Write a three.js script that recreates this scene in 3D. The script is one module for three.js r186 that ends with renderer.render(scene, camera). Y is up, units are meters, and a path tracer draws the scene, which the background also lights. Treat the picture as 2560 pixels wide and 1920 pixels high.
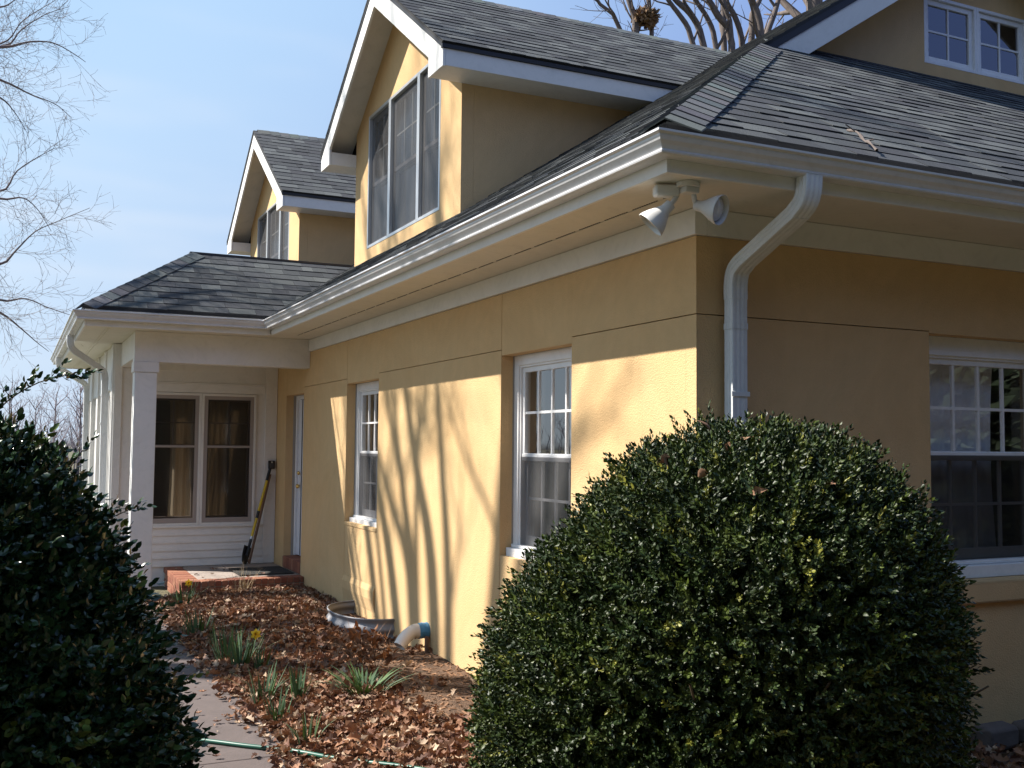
import * as THREE from 'three';
import { mergeGeometries, mergeVertices } from 'three/addons/utils/BufferGeometryUtils.js';
import { RoundedBoxGeometry } from 'three/addons/geometries/RoundedBoxGeometry.js';
import { ImprovedNoise } from 'three/addons/math/ImprovedNoise.js';

// ------------------------------------------------------------------ camera, sky, sun, exposure
const scene = new THREE.Scene();
const camera = new THREE.PerspectiveCamera(40.38, 4 / 3, 0.05, 900);
camera.position.set(-3.019, 1.75, 4.232);
camera.rotation.order = 'YXZ';
camera.rotation.set(3.4047 * Math.PI / 180, -25.4695 * Math.PI / 180, 0.50985 * Math.PI / 180);
camera.updateMatrixWorld(true);

const renderer = new THREE.WebGLRenderer({ antialias: true });
renderer.toneMapping = THREE.LinearToneMapping;
const EXPOSURE = 2.15;
renderer.toneMappingExposure = EXPOSURE;
renderer.shadowMap.enabled = true;

const SUN = new THREE.Vector3(-0.81, 1.0, -0.58).normalize();   // towards the sun
const sun = new THREE.DirectionalLight(new THREE.Color(1.0, 0.935, 0.85), 5.0);
sun.position.copy(SUN).multiplyScalar(60);
sun.target.position.set(0, 0, -4);
sun.castShadow = true; sun.shadow.radius = 1.0;
sun.shadow.mapSize.set(4096, 4096);
Object.assign(sun.shadow.camera, { left: -25, right: 25, top: 25, bottom: -25, near: 1, far: 140 });
scene.add(sun, sun.target);

const noise3 = new ImprovedNoise();
const clamp = (x, a, b) => Math.min(b, Math.max(a, x));
const sstep = (a, b, x) => { const t = clamp((x - a) / (b - a), 0, 1); return t * t * (3 - 2 * t); };
const lerp = (a, b, t) => a + (b - a) * t;
function fbm(x, y, z, oct = 4) { let s = 0, a = 1, f = 1, n = 0; for (let i = 0; i < oct; i++) { s += a * noise3.noise(x * f, y * f, z * f); n += a; a *= 0.5; f *= 2.03; } return s / n; }

{ // clear late-winter sky: pale towards the sun and the horizon, deeper blue away from it, with faint cirrus
  const W = 1024, H = 512, data = new Float32Array(W * H * 4), d = new THREE.Vector3();
  for (let j = 0; j < H; j++) for (let i = 0; i < W; i++) {
    const el = ((j + 0.5) / H - 0.5) * Math.PI, az = ((i + 0.5) / W - 0.5) * 2 * Math.PI;
    d.set(Math.cos(el) * Math.cos(az), Math.sin(el), Math.cos(el) * Math.sin(az));
    const g = Math.acos(clamp(d.dot(SUN), -1, 1)) * 180 / Math.PI;
    const far = sstep(52, 92, g), hor = Math.exp(-Math.max(0, d.y) * 3.6);
    let r = lerp(0.40, 0.125, far), gr = lerp(0.655, 0.225, far), b = lerp(1.0, 0.66, far);
    const hr = lerp(0.82, 0.33, far), hg = lerp(0.95, 0.445, far), hb = lerp(1.05, 0.72, far);
    r = lerp(r, hr, hor); gr = lerp(gr, hg, hor); b = lerp(b, hb, hor);
    const yy = Math.max(d.y, 0.05), cx = d.x / yy, cz = d.z / yy;
    let c = fbm(cx * 0.55 + 3, cz * 1.3, 1.7, 5) + 0.35 * fbm(cx * 2.2, cz * 5, 8.1, 4);
    c = sstep(-0.08, 0.55, c) * 0.40 * sstep(0.02, 0.14, d.y) * (1 - 0.7 * far);
    r = lerp(r, 0.80, c); gr = lerp(gr, 0.88, c); b = lerp(b, 1.0, c);
    if (d.y < 0) { const k = sstep(0, -0.12, d.y); r = lerp(r, 0.16, k); gr = lerp(gr, 0.14, k); b = lerp(b, 0.11, k); }
    const o = (j * W + i) * 4, e = 1 / EXPOSURE;
    data[o] = r * e; data[o + 1] = gr * e; data[o + 2] = b * e; data[o + 3] = 1;
  }
  const t = new THREE.DataTexture(data, W, H, THREE.RGBAFormat, THREE.FloatType);
  t.mapping = THREE.EquirectangularReflectionMapping; t.magFilter = THREE.LinearFilter; t.minFilter = THREE.LinearFilter; t.needsUpdate = true;
  scene.background = t; scene.environment = t;
}

// ------------------------------------------------------------------ helpers
function rng(seed) { let a = seed >>> 0; return () => { a = (a + 0x6D2B79F5) | 0; let t = Math.imul(a ^ (a >>> 15), 1 | a); t = (t + Math.imul(t ^ (t >>> 7), 61 | t)) ^ t; return ((t ^ (t >>> 14)) >>> 0) / 4294967296; }; }
const V = (x, y, z) => new THREE.Vector3(x, y, z);
const used = {};
function numbered(n) { used[n] = (used[n] ?? -1) + 1; return used[n] ? `${n}_${String(used[n]).padStart(3, '0')}` : n; }
function tag(o, label, category, group, kind) { o.userData.label = label; if (category) o.userData.category = category; if (group) o.userData.group = group; if (kind) o.userData.kind = kind; return o; }
function thing(name, label, category, pos = [0, 0, 0], group) { const o = new THREE.Group(); o.name = numbered(name); o.position.set(...pos); scene.add(o); return tag(o, label, category, group); }
function part(name, geos, m, parent) { const g = Array.isArray(geos) ? (geos.length > 1 ? mergeGeometries(geos.map(prep)) : geos[0]) : geos; const o = new THREE.Mesh(g, m); o.name = name; o.castShadow = o.receiveShadow = true; parent.add(o); return o; }
function prep(g) { if (g.index) g = g.toNonIndexed(); for (const k of Object.keys(g.attributes)) if (!['position', 'normal', 'uv'].includes(k)) g.deleteAttribute(k); if (!g.attributes.uv) g.setAttribute('uv', new THREE.BufferAttribute(new Float32Array(g.attributes.position.count * 2), 2)); return g; }
function muv(g, s = 1) { // uv in metres from the dominant axis of each normal
  const p = g.attributes.position, n = g.attributes.normal, uv = new Float32Array(p.count * 2);
  for (let i = 0; i < p.count; i++) {
    const ax = Math.abs(n.getX(i)), ay = Math.abs(n.getY(i)), az = Math.abs(n.getZ(i));
    let u, v; if (ax >= ay && ax >= az) { u = p.getZ(i); v = p.getY(i); } else if (ay >= az) { u = p.getX(i); v = p.getZ(i); } else { u = p.getX(i); v = p.getY(i); }
    uv[2 * i] = u * s; uv[2 * i + 1] = v * s;
  }
  g.setAttribute('uv', new THREE.BufferAttribute(uv, 2)); return g;
}
function B(x0, x1, y0, y1, z0, z1, r = 0) { // box by limits, optional rounded edge
  const w = Math.abs(x1 - x0), h = Math.abs(y1 - y0), d = Math.abs(z1 - z0);
  const g = r ? new RoundedBoxGeometry(w, h, d, 1, Math.min(r, w / 2.1, h / 2.1, d / 2.1)) : new THREE.BoxGeometry(w, h, d);
  g.translate((x0 + x1) / 2, (y0 + y1) / 2, (z0 + z1) / 2); return muv(g);
}
function tube(pts, rad, sides = 8, segs = null, closed = false) { // smooth tube with a radius function or number
  const c = new THREE.CatmullRomCurve3(pts.map(p => p.isVector3 ? p : V(...p)), closed, 'centripetal'); const n = segs || pts.length * 6;
  const g = new THREE.TubeGeometry(c, n, 1, sides, closed); const P = g.attributes.position, N = g.attributes.normal;
  for (let i = 0; i <= n; i++) { const r = typeof rad === 'function' ? rad(i / n) : rad; for (let j = 0; j <= sides; j++) { const k = i * (sides + 1) + j; const q = c.getPointAt(i / n); P.setXYZ(k, q.x + N.getX(k) * r, q.y + N.getY(k) * r, q.z + N.getZ(k) * r); } }
  return g;
}
class Tris { // raw triangle collector
  constructor() { this.p = []; this.uv = []; this.c = []; }
  tri(a, b, c, ua = [0, 0], ub = [0, 0], uc = [0, 0], col) { this.p.push(a.x, a.y, a.z, b.x, b.y, b.z, c.x, c.y, c.z); this.uv.push(...ua, ...ub, ...uc); if (col) for (let i = 0; i < 3; i++) this.c.push(...col); }
  quad(a, b, c, d, ua = [0, 0], ub = [1, 0], uc = [1, 1], ud = [0, 1], col) { this.tri(a, b, c, ua, ub, uc, col); this.tri(a, c, d, ua, uc, ud, col); }
  geo() { const g = new THREE.BufferGeometry(); g.setAttribute('position', new THREE.Float32BufferAttribute(this.p, 3)); g.setAttribute('uv', new THREE.Float32BufferAttribute(this.uv, 2)); if (this.c.length) g.setAttribute('color', new THREE.Float32BufferAttribute(this.c, 3)); g.computeVertexNormals(); return g; }
}
function slab(pts, n, t) { // polygon extruded by -n*t, uv in metres
  const T = new Tris(), off = n.clone().multiplyScalar(-t), low = pts.map(p => p.clone().add(off));
  const u = pts[1].clone().sub(pts[0]).normalize(), v = n.clone().cross(u), U = p => [p.dot(u), p.dot(v)];
  for (let i = 1; i < pts.length - 1; i++) { T.tri(pts[0], pts[i], pts[i + 1], U(pts[0]), U(pts[i]), U(pts[i + 1])); T.tri(low[0], low[i + 1], low[i], U(low[0]), U(low[i + 1]), U(low[i])); }
  for (let i = 0; i < pts.length; i++) { const j = (i + 1) % pts.length; T.quad(low[i], low[j], pts[j], pts[i]); }
  return T.geo();
}

// ------------------------------------------------------------------ textures and materials
function noiseTex(size, fn, srgb) { const d = new Uint8Array(size * size * 4); for (let j = 0; j < size; j++) for (let i = 0; i < size; i++) { const c = fn(i / size, j / size), o = (j * size + i) * 4; d[o] = clamp(c[0], 0, 1) * 255; d[o + 1] = clamp(c[1], 0, 1) * 255; d[o + 2] = clamp(c[2], 0, 1) * 255; d[o + 3] = 255; } const t = new THREE.DataTexture(d, size, size); t.wrapS = t.wrapT = THREE.RepeatWrapping; t.magFilter = THREE.LinearFilter; t.minFilter = THREE.LinearMipmapLinearFilter; t.generateMipmaps = true; if (srgb) t.colorSpace = THREE.SRGBColorSpace; t.needsUpdate = true; return t; }
function tnoise(u, v, f, z, oct = 3, fv = f) { // tileable
  let s = 0, a = 1, n = 0; for (let o = 0; o < oct; o++) { const R = f / 6.283, Q = fv / 6.283, x = Math.cos(u * 6.283) * R, y = Math.sin(u * 6.283) * R, X = Math.cos(v * 6.283) * Q, Y = Math.sin(v * 6.283) * Q; s += a * noise3.noise(x + X * 0.7 + z, y + Y * 0.7 + z * 1.3, X - Y * 0.6 + x * 0.4); n += a; a *= 0.55; f *= 2; fv *= 2; } return s / n;
}
const tex = (t, rx, ry = rx) => { const c = t.clone(); c.repeat.set(1 / rx, 1 / ry); c.needsUpdate = true; return c; };
const R0 = rng(5);
const stuccoBump = noiseTex(512, () => { const a = R0(); return [a, a, a]; });
{ // soften the raw grain twice so that it reads as floated sand
  const d = stuccoBump.image.data, S = 512; for (let pass = 0; pass < 2; pass++) { const s = new Float32Array(S * S); for (let j = 0; j < S; j++) for (let i = 0; i < S; i++) { let a = 0; for (let y = -1; y <= 1; y++) for (let x = -1; x <= 1; x++) a += d[(((j + y + S) % S) * S + (i + x + S) % S) * 4]; s[j * S + i] = a / 9; } let lo = 255, hi = 0; for (const q of s) { lo = Math.min(lo, q); hi = Math.max(hi, q); } for (let k = 0; k < S * S; k++) { const q = (s[k] - lo) / (hi - lo) * 255; d[k * 4] = d[k * 4 + 1] = d[k * 4 + 2] = q; } }
}
const lin2s = x => x <= 0.0031308 ? x * 12.92 : 1.055 * Math.pow(x, 1 / 2.4) - 0.055;
const stuccoCol = noiseTex(512, (u, v) => { const n = 0.5 * tnoise(u, v, 9, 2.2, 4) + 0.35 * tnoise(u, v, 30, 7.7, 3) + 0.26 * tnoise(u, v, 34, 15.1, 3, 3.4); const k = 1 + 0.17 * n, w = 0.02 * tnoise(u, v, 5, 11, 2); return [lin2s(0.615 * k), lin2s((0.412 + w) * k), lin2s((0.203 + w) * k)]; }, true);
const granule = noiseTex(512, () => { const a = 0.55 + 0.45 * R0(), b = R0() < 0.06 ? 1.25 : 1; const k = Math.min(1, a * b); return [k, k, k * 0.98]; }, false);
const concreteCol = noiseTex(512, (u, v) => { const n = tnoise(u, v, 8, 3.1, 5), m = tnoise(u, v, 46, 9.4, 2), g = R0() - 0.5; const k = 1 + 0.24 * n + 0.12 * m + 0.10 * g, st = sstep(0.18, 0.5, tnoise(u, v, 12, 20, 3)); return [lin2s(lerp(0.145, 0.085, st) * k), lin2s(lerp(0.112, 0.066, st) * k), lin2s(lerp(0.102, 0.06, st) * k)]; }, true);
const mulchCol = noiseTex(512, (u, v) => { const n = tnoise(u, v, 40, 3.1, 4), m = tnoise(u, v, 7, 9.4, 2), g = R0(); const k = Math.max(0.12, 0.75 + 0.9 * n + 0.3 * m + 0.5 * (g - 0.5)); return [lin2s(0.150 * k), lin2s(0.088 * k), lin2s(0.052 * k)]; }, true);
const mulchBump = noiseTex(512, (u, v) => { const k = 0.5 + 0.5 * tnoise(u, v, 50, 13, 4); return [k, k, k]; });
const barkCol = noiseTex(256, (u, v) => { const n = 0.6 * tnoise(u, v * 0.25, 34, 3, 3) + 0.4 * tnoise(u, v, 14, 8, 3); const k = Math.max(0.25, 0.85 + 0.9 * n); return [lin2s(0.16 * k), lin2s(0.13 * k), lin2s(0.115 * k)]; }, true);
const brickCol = noiseTex(256, (u, v) => { const n = tnoise(u, v, 10, 5, 4), g = R0() - 0.5; const k = 1 + 0.3 * n + 0.2 * g; return [lin2s(k * 0.9), lin2s(k * 0.9), lin2s(k * 0.9)]; }, true);
const paintBump = noiseTex(256, (u, v) => { const k = 0.5 + 0.5 * tnoise(u, v, 16, 4, 4); return [k, k, k]; });
const paintCol = noiseTex(256, (u, v) => { const k = 1 - 0.07 * Math.max(0, tnoise(u, v, 6, 4, 4)) - 0.05 * Math.max(0, tnoise(u, v, 30, 14, 3)); return [k, k * 0.995, k * 0.985]; }, true);
const weaveCol = noiseTex(128, (u, v) => { const k = 0.75 + 0.25 * Math.sin(u * 6.283 * 32) * Math.sin(v * 6.283 * 32); return [k, k, k]; }, true);

const std = (o) => new THREE.MeshStandardMaterial(o);
const lc = (r, g, b) => new THREE.Color().setRGB(r, g, b);
const M = {
  stucco: std({ map: tex(stuccoCol, 2.3), bumpMap: tex(stuccoBump, 0.75), bumpScale: 0.0028, roughness: 0.95 }),
  white: std({ color: lc(0.75, 0.745, 0.73), map: tex(paintCol, 1.4), bumpMap: tex(paintBump, 0.8), bumpScale: 0.0006, roughness: 0.55 }),
  soffit: std({ color: lc(0.69, 0.67, 0.61), map: tex(paintCol, 1.1), roughness: 0.7 }),
  gutter: std({ color: lc(0.64, 0.655, 0.69), map: tex(paintCol, 0.9), roughness: 0.24, metalness: 0.0, bumpMap: tex(paintBump, 0.6), bumpScale: 0.0012 }),
  downspout: std({ color: lc(0.66, 0.69, 0.71), map: tex(paintCol, 0.5), roughness: 0.45 }),
  vinyl: new THREE.MeshPhysicalMaterial({ color: lc(0.82, 0.82, 0.83), map: tex(paintCol, 0.7), roughness: 0.35 }),
  taupe: std({ color: lc(0.33, 0.29, 0.27), roughness: 0.55 }),
  aluminium: std({ color: lc(0.62, 0.62, 0.61), roughness: 0.35, metalness: 0.6 }),
  dark: std({ color: lc(0.018, 0.018, 0.02), roughness: 0.8 }),
  drip: std({ color: lc(0.02, 0.02, 0.022), roughness: 0.55 }),
  deck: std({ color: lc(0.035, 0.036, 0.04), map: tex(granule, 0.6), roughness: 0.95 }),
  shingle: std({ vertexColors: true, map: tex(granule, 0.85), bumpMap: tex(stuccoBump, 0.45), bumpScale: 0.0025, roughness: 0.92 }),
  glass: new THREE.MeshPhysicalMaterial({ color: 0xffffff, transmission: 1, thickness: 0, roughness: 0.0, ior: 2.333 }),
  glassBlue: new THREE.MeshPhysicalMaterial({ color: lc(0.5, 0.5, 0.55), transmission: 1, thickness: 0, roughness: 0.0, ior: 2.333 }),
  screen: new THREE.MeshPhysicalMaterial({ color: lc(0.42, 0.42, 0.43), transmission: 0.85, thickness: 0, roughness: 0.12, specularIntensity: 0.25 }),
  screenDark: new THREE.MeshPhysicalMaterial({ color: lc(0.34, 0.325, 0.315), transmission: 0.97, thickness: 0, roughness: 0.1, specularIntensity: 0.25 }),
  interior: std({ color: lc(0.35, 0.32, 0.28), roughness: 0.9 }),
  curtain: std({ color: lc(0.72, 0.71, 0.68), roughness: 0.9 }),
  curtainTan: std({ color: lc(0.60, 0.50, 0.35), roughness: 0.9 }),
  brick: std({ color: lc(0.29, 0.105, 0.058), map: tex(brickCol, 0.33), bumpMap: tex(stuccoBump, 0.3), bumpScale: 0.002, roughness: 0.9 }),
  brickB: std({ color: lc(0.24, 0.08, 0.046), map: tex(brickCol, 0.4), bumpMap: tex(stuccoBump, 0.3), bumpScale: 0.002, roughness: 0.9 }),
  brickC: std({ color: lc(0.33, 0.14, 0.08), map: tex(brickCol, 0.27), bumpMap: tex(stuccoBump, 0.3), bumpScale: 0.002, roughness: 0.9 }),
  mortar: std({ color: lc(0.40, 0.34, 0.27), roughness: 1 }),
  paver: std({ color: lc(2.2, 2.4, 2.3), map: tex(concreteCol, 0.9), bumpMap: tex(mulchBump, 0.5), bumpScale: 0.0015, roughness: 0.9 }),
  mat: std({ color: lc(0.035, 0.033, 0.030), roughness: 1, bumpMap: tex(stuccoBump, 0.1), bumpScale: 0.003 }),
  path: std({ color: lc(0.68, 0.69, 0.70), map: tex(concreteCol, 1.7), bumpMap: tex(mulchBump, 0.6), bumpScale: 0.002, roughness: 0.92 }),
  mulch: std({ map: tex(mulchCol, 1.1), bumpMap: tex(mulchBump, 0.5), bumpScale: 0.02, roughness: 1 }),
  ground: std({ color: lc(0.85, 1.35, 1.25), map: tex(mulchCol, 3.1), bumpMap: tex(mulchBump, 1.7), bumpScale: 0.03, roughness: 1 }),
  bark: std({ map: tex(barkCol, 1, 1), bumpMap: tex(barkCol, 1, 1), bumpScale: 0.01, roughness: 0.95 }),
  twig: std({ color: lc(0.20, 0.165, 0.155), roughness: 0.9 }),
  hazedTwig: std({ color: lc(0.30, 0.26, 0.27), roughness: 0.95 }),  // paler than the near twigs: distance haze put into the colour
  stem: std({ color: lc(0.10, 0.07, 0.04), roughness: 0.9 }),
  box: new THREE.MeshPhysicalMaterial({ color: 0xffffff, roughness: 0.46, transmission: 0.14, thickness: 0, specularIntensity: 0.7, side: THREE.DoubleSide }),
  holly: new THREE.MeshPhysicalMaterial({ color: 0xffffff, roughness: 0.24, transmission: 0.07, thickness: 0, side: THREE.DoubleSide }),
  leaf: new THREE.MeshPhysicalMaterial({ color: 0xffffff, roughness: 0.75, transmission: 0.12, thickness: 0, side: THREE.DoubleSide }),
  blade: new THREE.MeshPhysicalMaterial({ color: lc(0.036, 0.085, 0.026), roughness: 0.75, transmission: 0.15, thickness: 0, side: THREE.DoubleSide }),
  blade2: new THREE.MeshPhysicalMaterial({ color: lc(0.05, 0.115, 0.016), roughness: 0.75, transmission: 0.2, thickness: 0, side: THREE.DoubleSide }),
  petal: new THREE.MeshPhysicalMaterial({ color: lc(0.85, 0.58, 0.02), roughness: 0.6, transmission: 0.25, thickness: 0, side: THREE.DoubleSide }),
  straw: std({ color: lc(0.45, 0.34, 0.2), roughness: 0.9, side: THREE.DoubleSide }),
  galv: std({ color: lc(0.25, 0.25, 0.265), roughness: 0.7, metalness: 0.15, bumpMap: tex(paintBump, 0.4), bumpScale: 0.001, side: THREE.DoubleSide }),
  pvc: std({ color: lc(0.80, 0.74, 0.66), roughness: 0.4, side: THREE.DoubleSide }),
  tape: std({ color: lc(0.10, 0.33, 0.55), roughness: 0.45, bumpMap: tex(paintBump, 0.05), bumpScale: 0.004 }),
  stake: std({ color: lc(0.22, 0.13, 0.08), roughness: 0.9 }),
  hose: std({ color: lc(0.012, 0.085, 0.055), roughness: 0.4 }),
  yellow: std({ color: lc(0.62, 0.43, 0.02), roughness: 0.45 }),
  black: std({ color: lc(0.015, 0.015, 0.016), roughness: 0.5 }),
  steel: std({ color: lc(0.55, 0.55, 0.55), roughness: 0.35, metalness: 0.8 }),
  handleWood: std({ color: lc(0.17, 0.10, 0.065), roughness: 0.8 }),
  brass: std({ color: lc(0.75, 0.5, 0.16), roughness: 0.25, metalness: 0.9 }),
  door: std({ color: lc(0.72, 0.74, 0.80), roughness: 0.4 }),
  lampMetal: std({ color: lc(0.62, 0.62, 0.61), roughness: 0.45 }),
  lens: new THREE.MeshPhysicalMaterial({ color: lc(0.75, 0.75, 0.76), roughness: 0.12, metalness: 0.4, clearcoat: 1, bumpMap: tex(stuccoBump, 0.08), bumpScale: 0.003 }),
  nest: std({ color: lc(0.24, 0.155, 0.09), roughness: 1, side: THREE.DoubleSide }),
  stone: std({ color: lc(0.75, 0.8, 0.8), map: tex(concreteCol, 0.8), roughness: 0.95 }),
};

// ------------------------------------------------------------------ ground, bed, path
const bedH = (x, z) => {
  const a = sstep(-1.72, -1.3, x), w = sstep(-1.1, -0.05, x), n = 0.03 * fbm(x * 1.3, z * 1.3, 3, 3) + 0.012 * fbm(x * 6, z * 6, 9, 2);
  const mound = 0.055 * Math.exp(-(((x + 0.75) / 0.5) ** 2) - (((z + 5.9) / 1.1) ** 2)) + 0.06 * Math.exp(-(((x + 1.0) / 0.45) ** 2) - (((z + 2.9) / 0.9) ** 2));
  return 0.055 + 0.055 * a + 0.015 * w + n * (0.4 + 0.6 * a) + mound - 0.055 * Math.exp(-(((x + 0.2) / 0.45) ** 2) - (((z + 4.35) / 0.55) ** 2));
};
{
  const g = new THREE.PlaneGeometry(900, 900, 60, 60); g.rotateX(-Math.PI / 2); muv(g);
  const o = part('ground', g, M.ground, scene); o.position.y = 0.03; tag(o, 'brown winter ground around the yellow house', null, null, 'structure');
  const nx = 110, nz = 150, bg = new THREE.PlaneGeometry(8, 10.6, nx, nz); bg.rotateX(-Math.PI / 2); bg.translate(2.25, 0, -2.3);
  const P = bg.attributes.position; for (let i = 0; i < P.count; i++) P.setY(i, bedH(P.getX(i), P.getZ(i))); bg.computeVertexNormals(); muv(bg);
  tag(part('garden_bed', bg, M.mulch, scene), 'mulched planting bed between the path and the house', null, null, 'structure');
}
{ // concrete path of cast slabs beside the bed
  const path = new THREE.Group(); path.name = 'path'; scene.add(path); tag(path, 'pinkish concrete path running to the brick landing', null, null, 'structure');
  const r = rng(31); let z = -9.4; const cuts = [-9.3, -8.2, -7.1, -6.0, -4.95, -3.6, -2.42, -1.40, -0.35, 0.7, 1.8, 2.9, 4.0, 5.2, 6.4];
  for (let i = 0; i < cuts.length - 1; i++) {
    const z0 = cuts[i] + 0.004, z1 = cuts[i + 1] - 0.004, t = (r() - 0.5) * 0.012, xr = -1.62 + (r() - 0.5) * 0.03;
    const g = B(-2.62, xr, 0.0, 0.098 + t, z0, z1, 0.008); const s = part('slab', g, M.path, path); s.rotation.z = (r() - 0.5) * 0.004;
  }
}

// ------------------------------------------------------------------ the house
const house = thing('house', 'yellow stucco house with white trim, grey shingle roofs and dormers', 'house');
const ROOF = (x) => 3.4875 + 0.65 * x;   // left main slope; the front slope is ROOF(-z)
{ // stucco shell: panels with recessed joints in front of a backing wall
  const pan = (x0, x1, y0, y1, z0, z1, r = 0.001) => part('wall_panel', B(x0, x1, y0, y1, z0, z1, r), M.stucco, house);
  const T = 0.09, top = 2.80, gb = 2.408, gt = 2.413, bot = -0.3;
  // long side (faces -x)
  pan(0, T, bot, gb, -1.2745, -T); pan(0, T, gt, top, -1.2745, -T);
  pan(0.0015, T, 2.372, top, -2.2785, -1.2775); pan(0.0015, T, bot, 1.005, -2.2785, -1.2775);
  pan(0, T, bot, gb, -4.9585, -2.2815); pan(0, T, gt, top, -4.9585, -2.2815);
  pan(0.0015, T, 2.362, top, -5.9685, -4.9615); pan(0.0015, T, bot, 0.95, -5.9685, -4.9615);
  pan(0, T, bot, gb, -7.70, -5.9715); pan(0, T, gt, top, -7.70, -5.9715);
  pan(0.0015, T, 2.345, top, -8.55, -7.703); pan(0, T, bot, top, -9.2, -8.553);
  // ledge of the panel under the far window
  { const s = new THREE.Shape(); s.moveTo(0.0, 0.46); s.lineTo(-0.02, 0.41); s.lineTo(-0.02, 0.335); s.lineTo(0.0, 0.225); s.closePath(); const g = new THREE.ExtrudeGeometry(s, { depth: 0.99, bevelEnabled: false }); g.translate(0.0, 0, -5.96); part('wall_ledge', muv(g), M.stucco, house); }
  part('window_ledge', B(-0.004, T, 0.951, 0.985, -5.966, -4.964, 0.006), M.stucco, house);
  // right side (faces +z)
  pan(0, 1.5685, bot, gb, -T, 0); pan(0, 10.1, gt, top, -T, 0, 0);
  pan(1.5715, 2.633, 2.40, gt, -T, 0, 0); pan(1.573, 2.63, bot, 0.885, -T, -0.0015);
  part('window_ledge', B(1.574, 2.629, 0.886, 1.02, -T, 0.035, 0.02), M.stucco, house);
  pan(2.636, 10.1, bot, gb, -T, 0);
  // backing
  const D = 0.34, k = [];
  const side = (z0, z1, y0, y1) => k.push(B(T, D, y0, y1, z0, z1));
  side(-1.27, -T, bot, 3.3); side(-2.28, -1.27, 2.37, 3.3); side(-2.28, -1.27, bot, 1.0); side(-4.96, -2.28, bot, 3.3); side(-5.97, -4.96, 2.36, 3.3); side(-5.97, -4.96, bot, 0.95); side(-7.7, -5.97, bot, 3.3); side(-8.55, -7.7, 2.34, 3.3); side(-8.55, -7.7, bot, 0.30); side(-14.5, -8.55, bot, 3.3);
  k.push(B(D, 1.57, bot, 3.3, -D, -T), B(1.57, 2.633, 2.4, 3.3, -D, -T), B(1.57, 2.633, bot, 0.9, -D, -T), B(2.633, 10.1, bot, 3.3, -D, -T), B(9.8, 10.1, bot, 3.3, -14.5, -D), B(D, 9.8, bot, 3.3, -14.5, -14.2));
  part('inner_wall', k, M.interior, house);
  part('interior', [B(D, 9.8, 0.1, 0.3, -14.2, -D), B(D, 9.8, 2.86, 2.93, -14.2, -D), B(3.3, 3.4, 0.3, 2.86, -14.2, -D), B(D, 3.3, 0.3, 2.86, -3.5, -3.4), B(D, 3.3, 0.3, 2.86, -7.1, -7.0)], M.interior, house);
}
{ // frieze boards, soffit, fascia, gutters, drip edges
  const e = 0.51;
  part('frieze_board', B(-0.022, 0.05, 2.802, 2.934, -7.44, 0.022, 0.003), M.white, house);
  part('frieze_board', B(0.052, 10.1, 2.802, 2.934, -0.05, 0.022, 0.003), M.white, house);
  part('soffit', [B(-e, 0.1, 2.936, 2.95, -7.12, e), B(0.1, 10.6, 2.936, 2.95, -0.1, e)], M.soffit, house);
  const vent = [], slots = [];
  const rowL = [], z0 = -7.0; for (let z = z0; z < 0.18; z += 0.021) { if (Math.round((z - z0) / 0.021) % 13 > 10) continue; rowL.push(B(-0.262, -0.256, 2.9335, 2.9385, z, z + 0.012)); }
  part('soffit_vent', [B(-0.252, -0.236, 2.932, 2.94, z0, 0.18)], M.soffit, house); part('vent_slot', rowL, M.dark, house);
  part('fascia', B(-e - 0.02, -e, 2.928, 3.10, -7.08, e + 0.02, 0.003), M.white, house);
  part('fascia', B(-e, 10.6, 2.928, 3.10, e, e + 0.02, 0.003), M.white, house);
  part('drip_edge', [B(-e - 0.026, -e + 0.05, 3.101, 3.118, -7.05, e), B(-e, 10.6, 3.101, 3.118, e - 0.05, e + 0.026)], M.drip, house);
  // porch eaves
  part('fascia', B(-2.39, -0.531, 2.928, 3.10, -7.12, -7.10, 0.003), M.white, house);
  part('fascia', B(-2.41, -2.39, 2.928, 3.10, -13.95, -7.10, 0.003), M.white, house);
  part('drip_edge', [B(-2.40, -0.56, 3.101, 3.122, -7.14, -7.085), B(-2.425, -2.36, 3.101, 3.122, -13.95, -7.09)], M.drip, house);
  part('soffit', B(-2.389, 0.0, 2.9375, 2.951, -13.9, -7.121), M.soffit, house);
  part('fascia', B(-2.41, -1.9, 2.928, 3.10, -13.97, -13.951, 0.003), M.white, house);
  part('soffit_vent', [B(-2.16, -2.135, 2.931, 2.94, -13.6, -7.3), B(-2.19, -2.178, 2.933, 2.94, -13.6, -7.3)], M.soffit, house);
}
function sweep(profile, path, outs) { // profile [d,h] swept along path points, outs = outward xz per point (mitred)
  const T = new Tris(), rows = path.map((p, i) => profile.map(([d, h]) => V(p[0] + outs[i][0] * d, p[1] + h, p[2] + outs[i][1] * d))); let len = 0; const n = profile.length;
  const acc = [0]; for (let j = 1; j <= n; j++) acc.push(acc[j - 1] + Math.hypot(profile[j % n][0] - profile[j - 1][0], profile[j % n][1] - profile[j - 1][1]));
  for (let i = 0; i < path.length - 1; i++) { const L = rows[i][0].distanceTo(rows[i + 1][0]); for (let j = 0; j < n; j++) { const k = (j + 1) % n; T.quad(rows[i][j], rows[i + 1][j], rows[i + 1][k], rows[i][k], [len, acc[j]], [len + L, acc[j]], [len + L, acc[j + 1]], [len, acc[j + 1]]); } len += L; }
  for (const row of [rows[0], rows[rows.length - 1]]) for (let j = 1; j < n / 2; j++) T.quad(row[j - 1], row[j], row[n - 1 - j], row[n - j] || row[0]);
  return T.geo();
}
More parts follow.
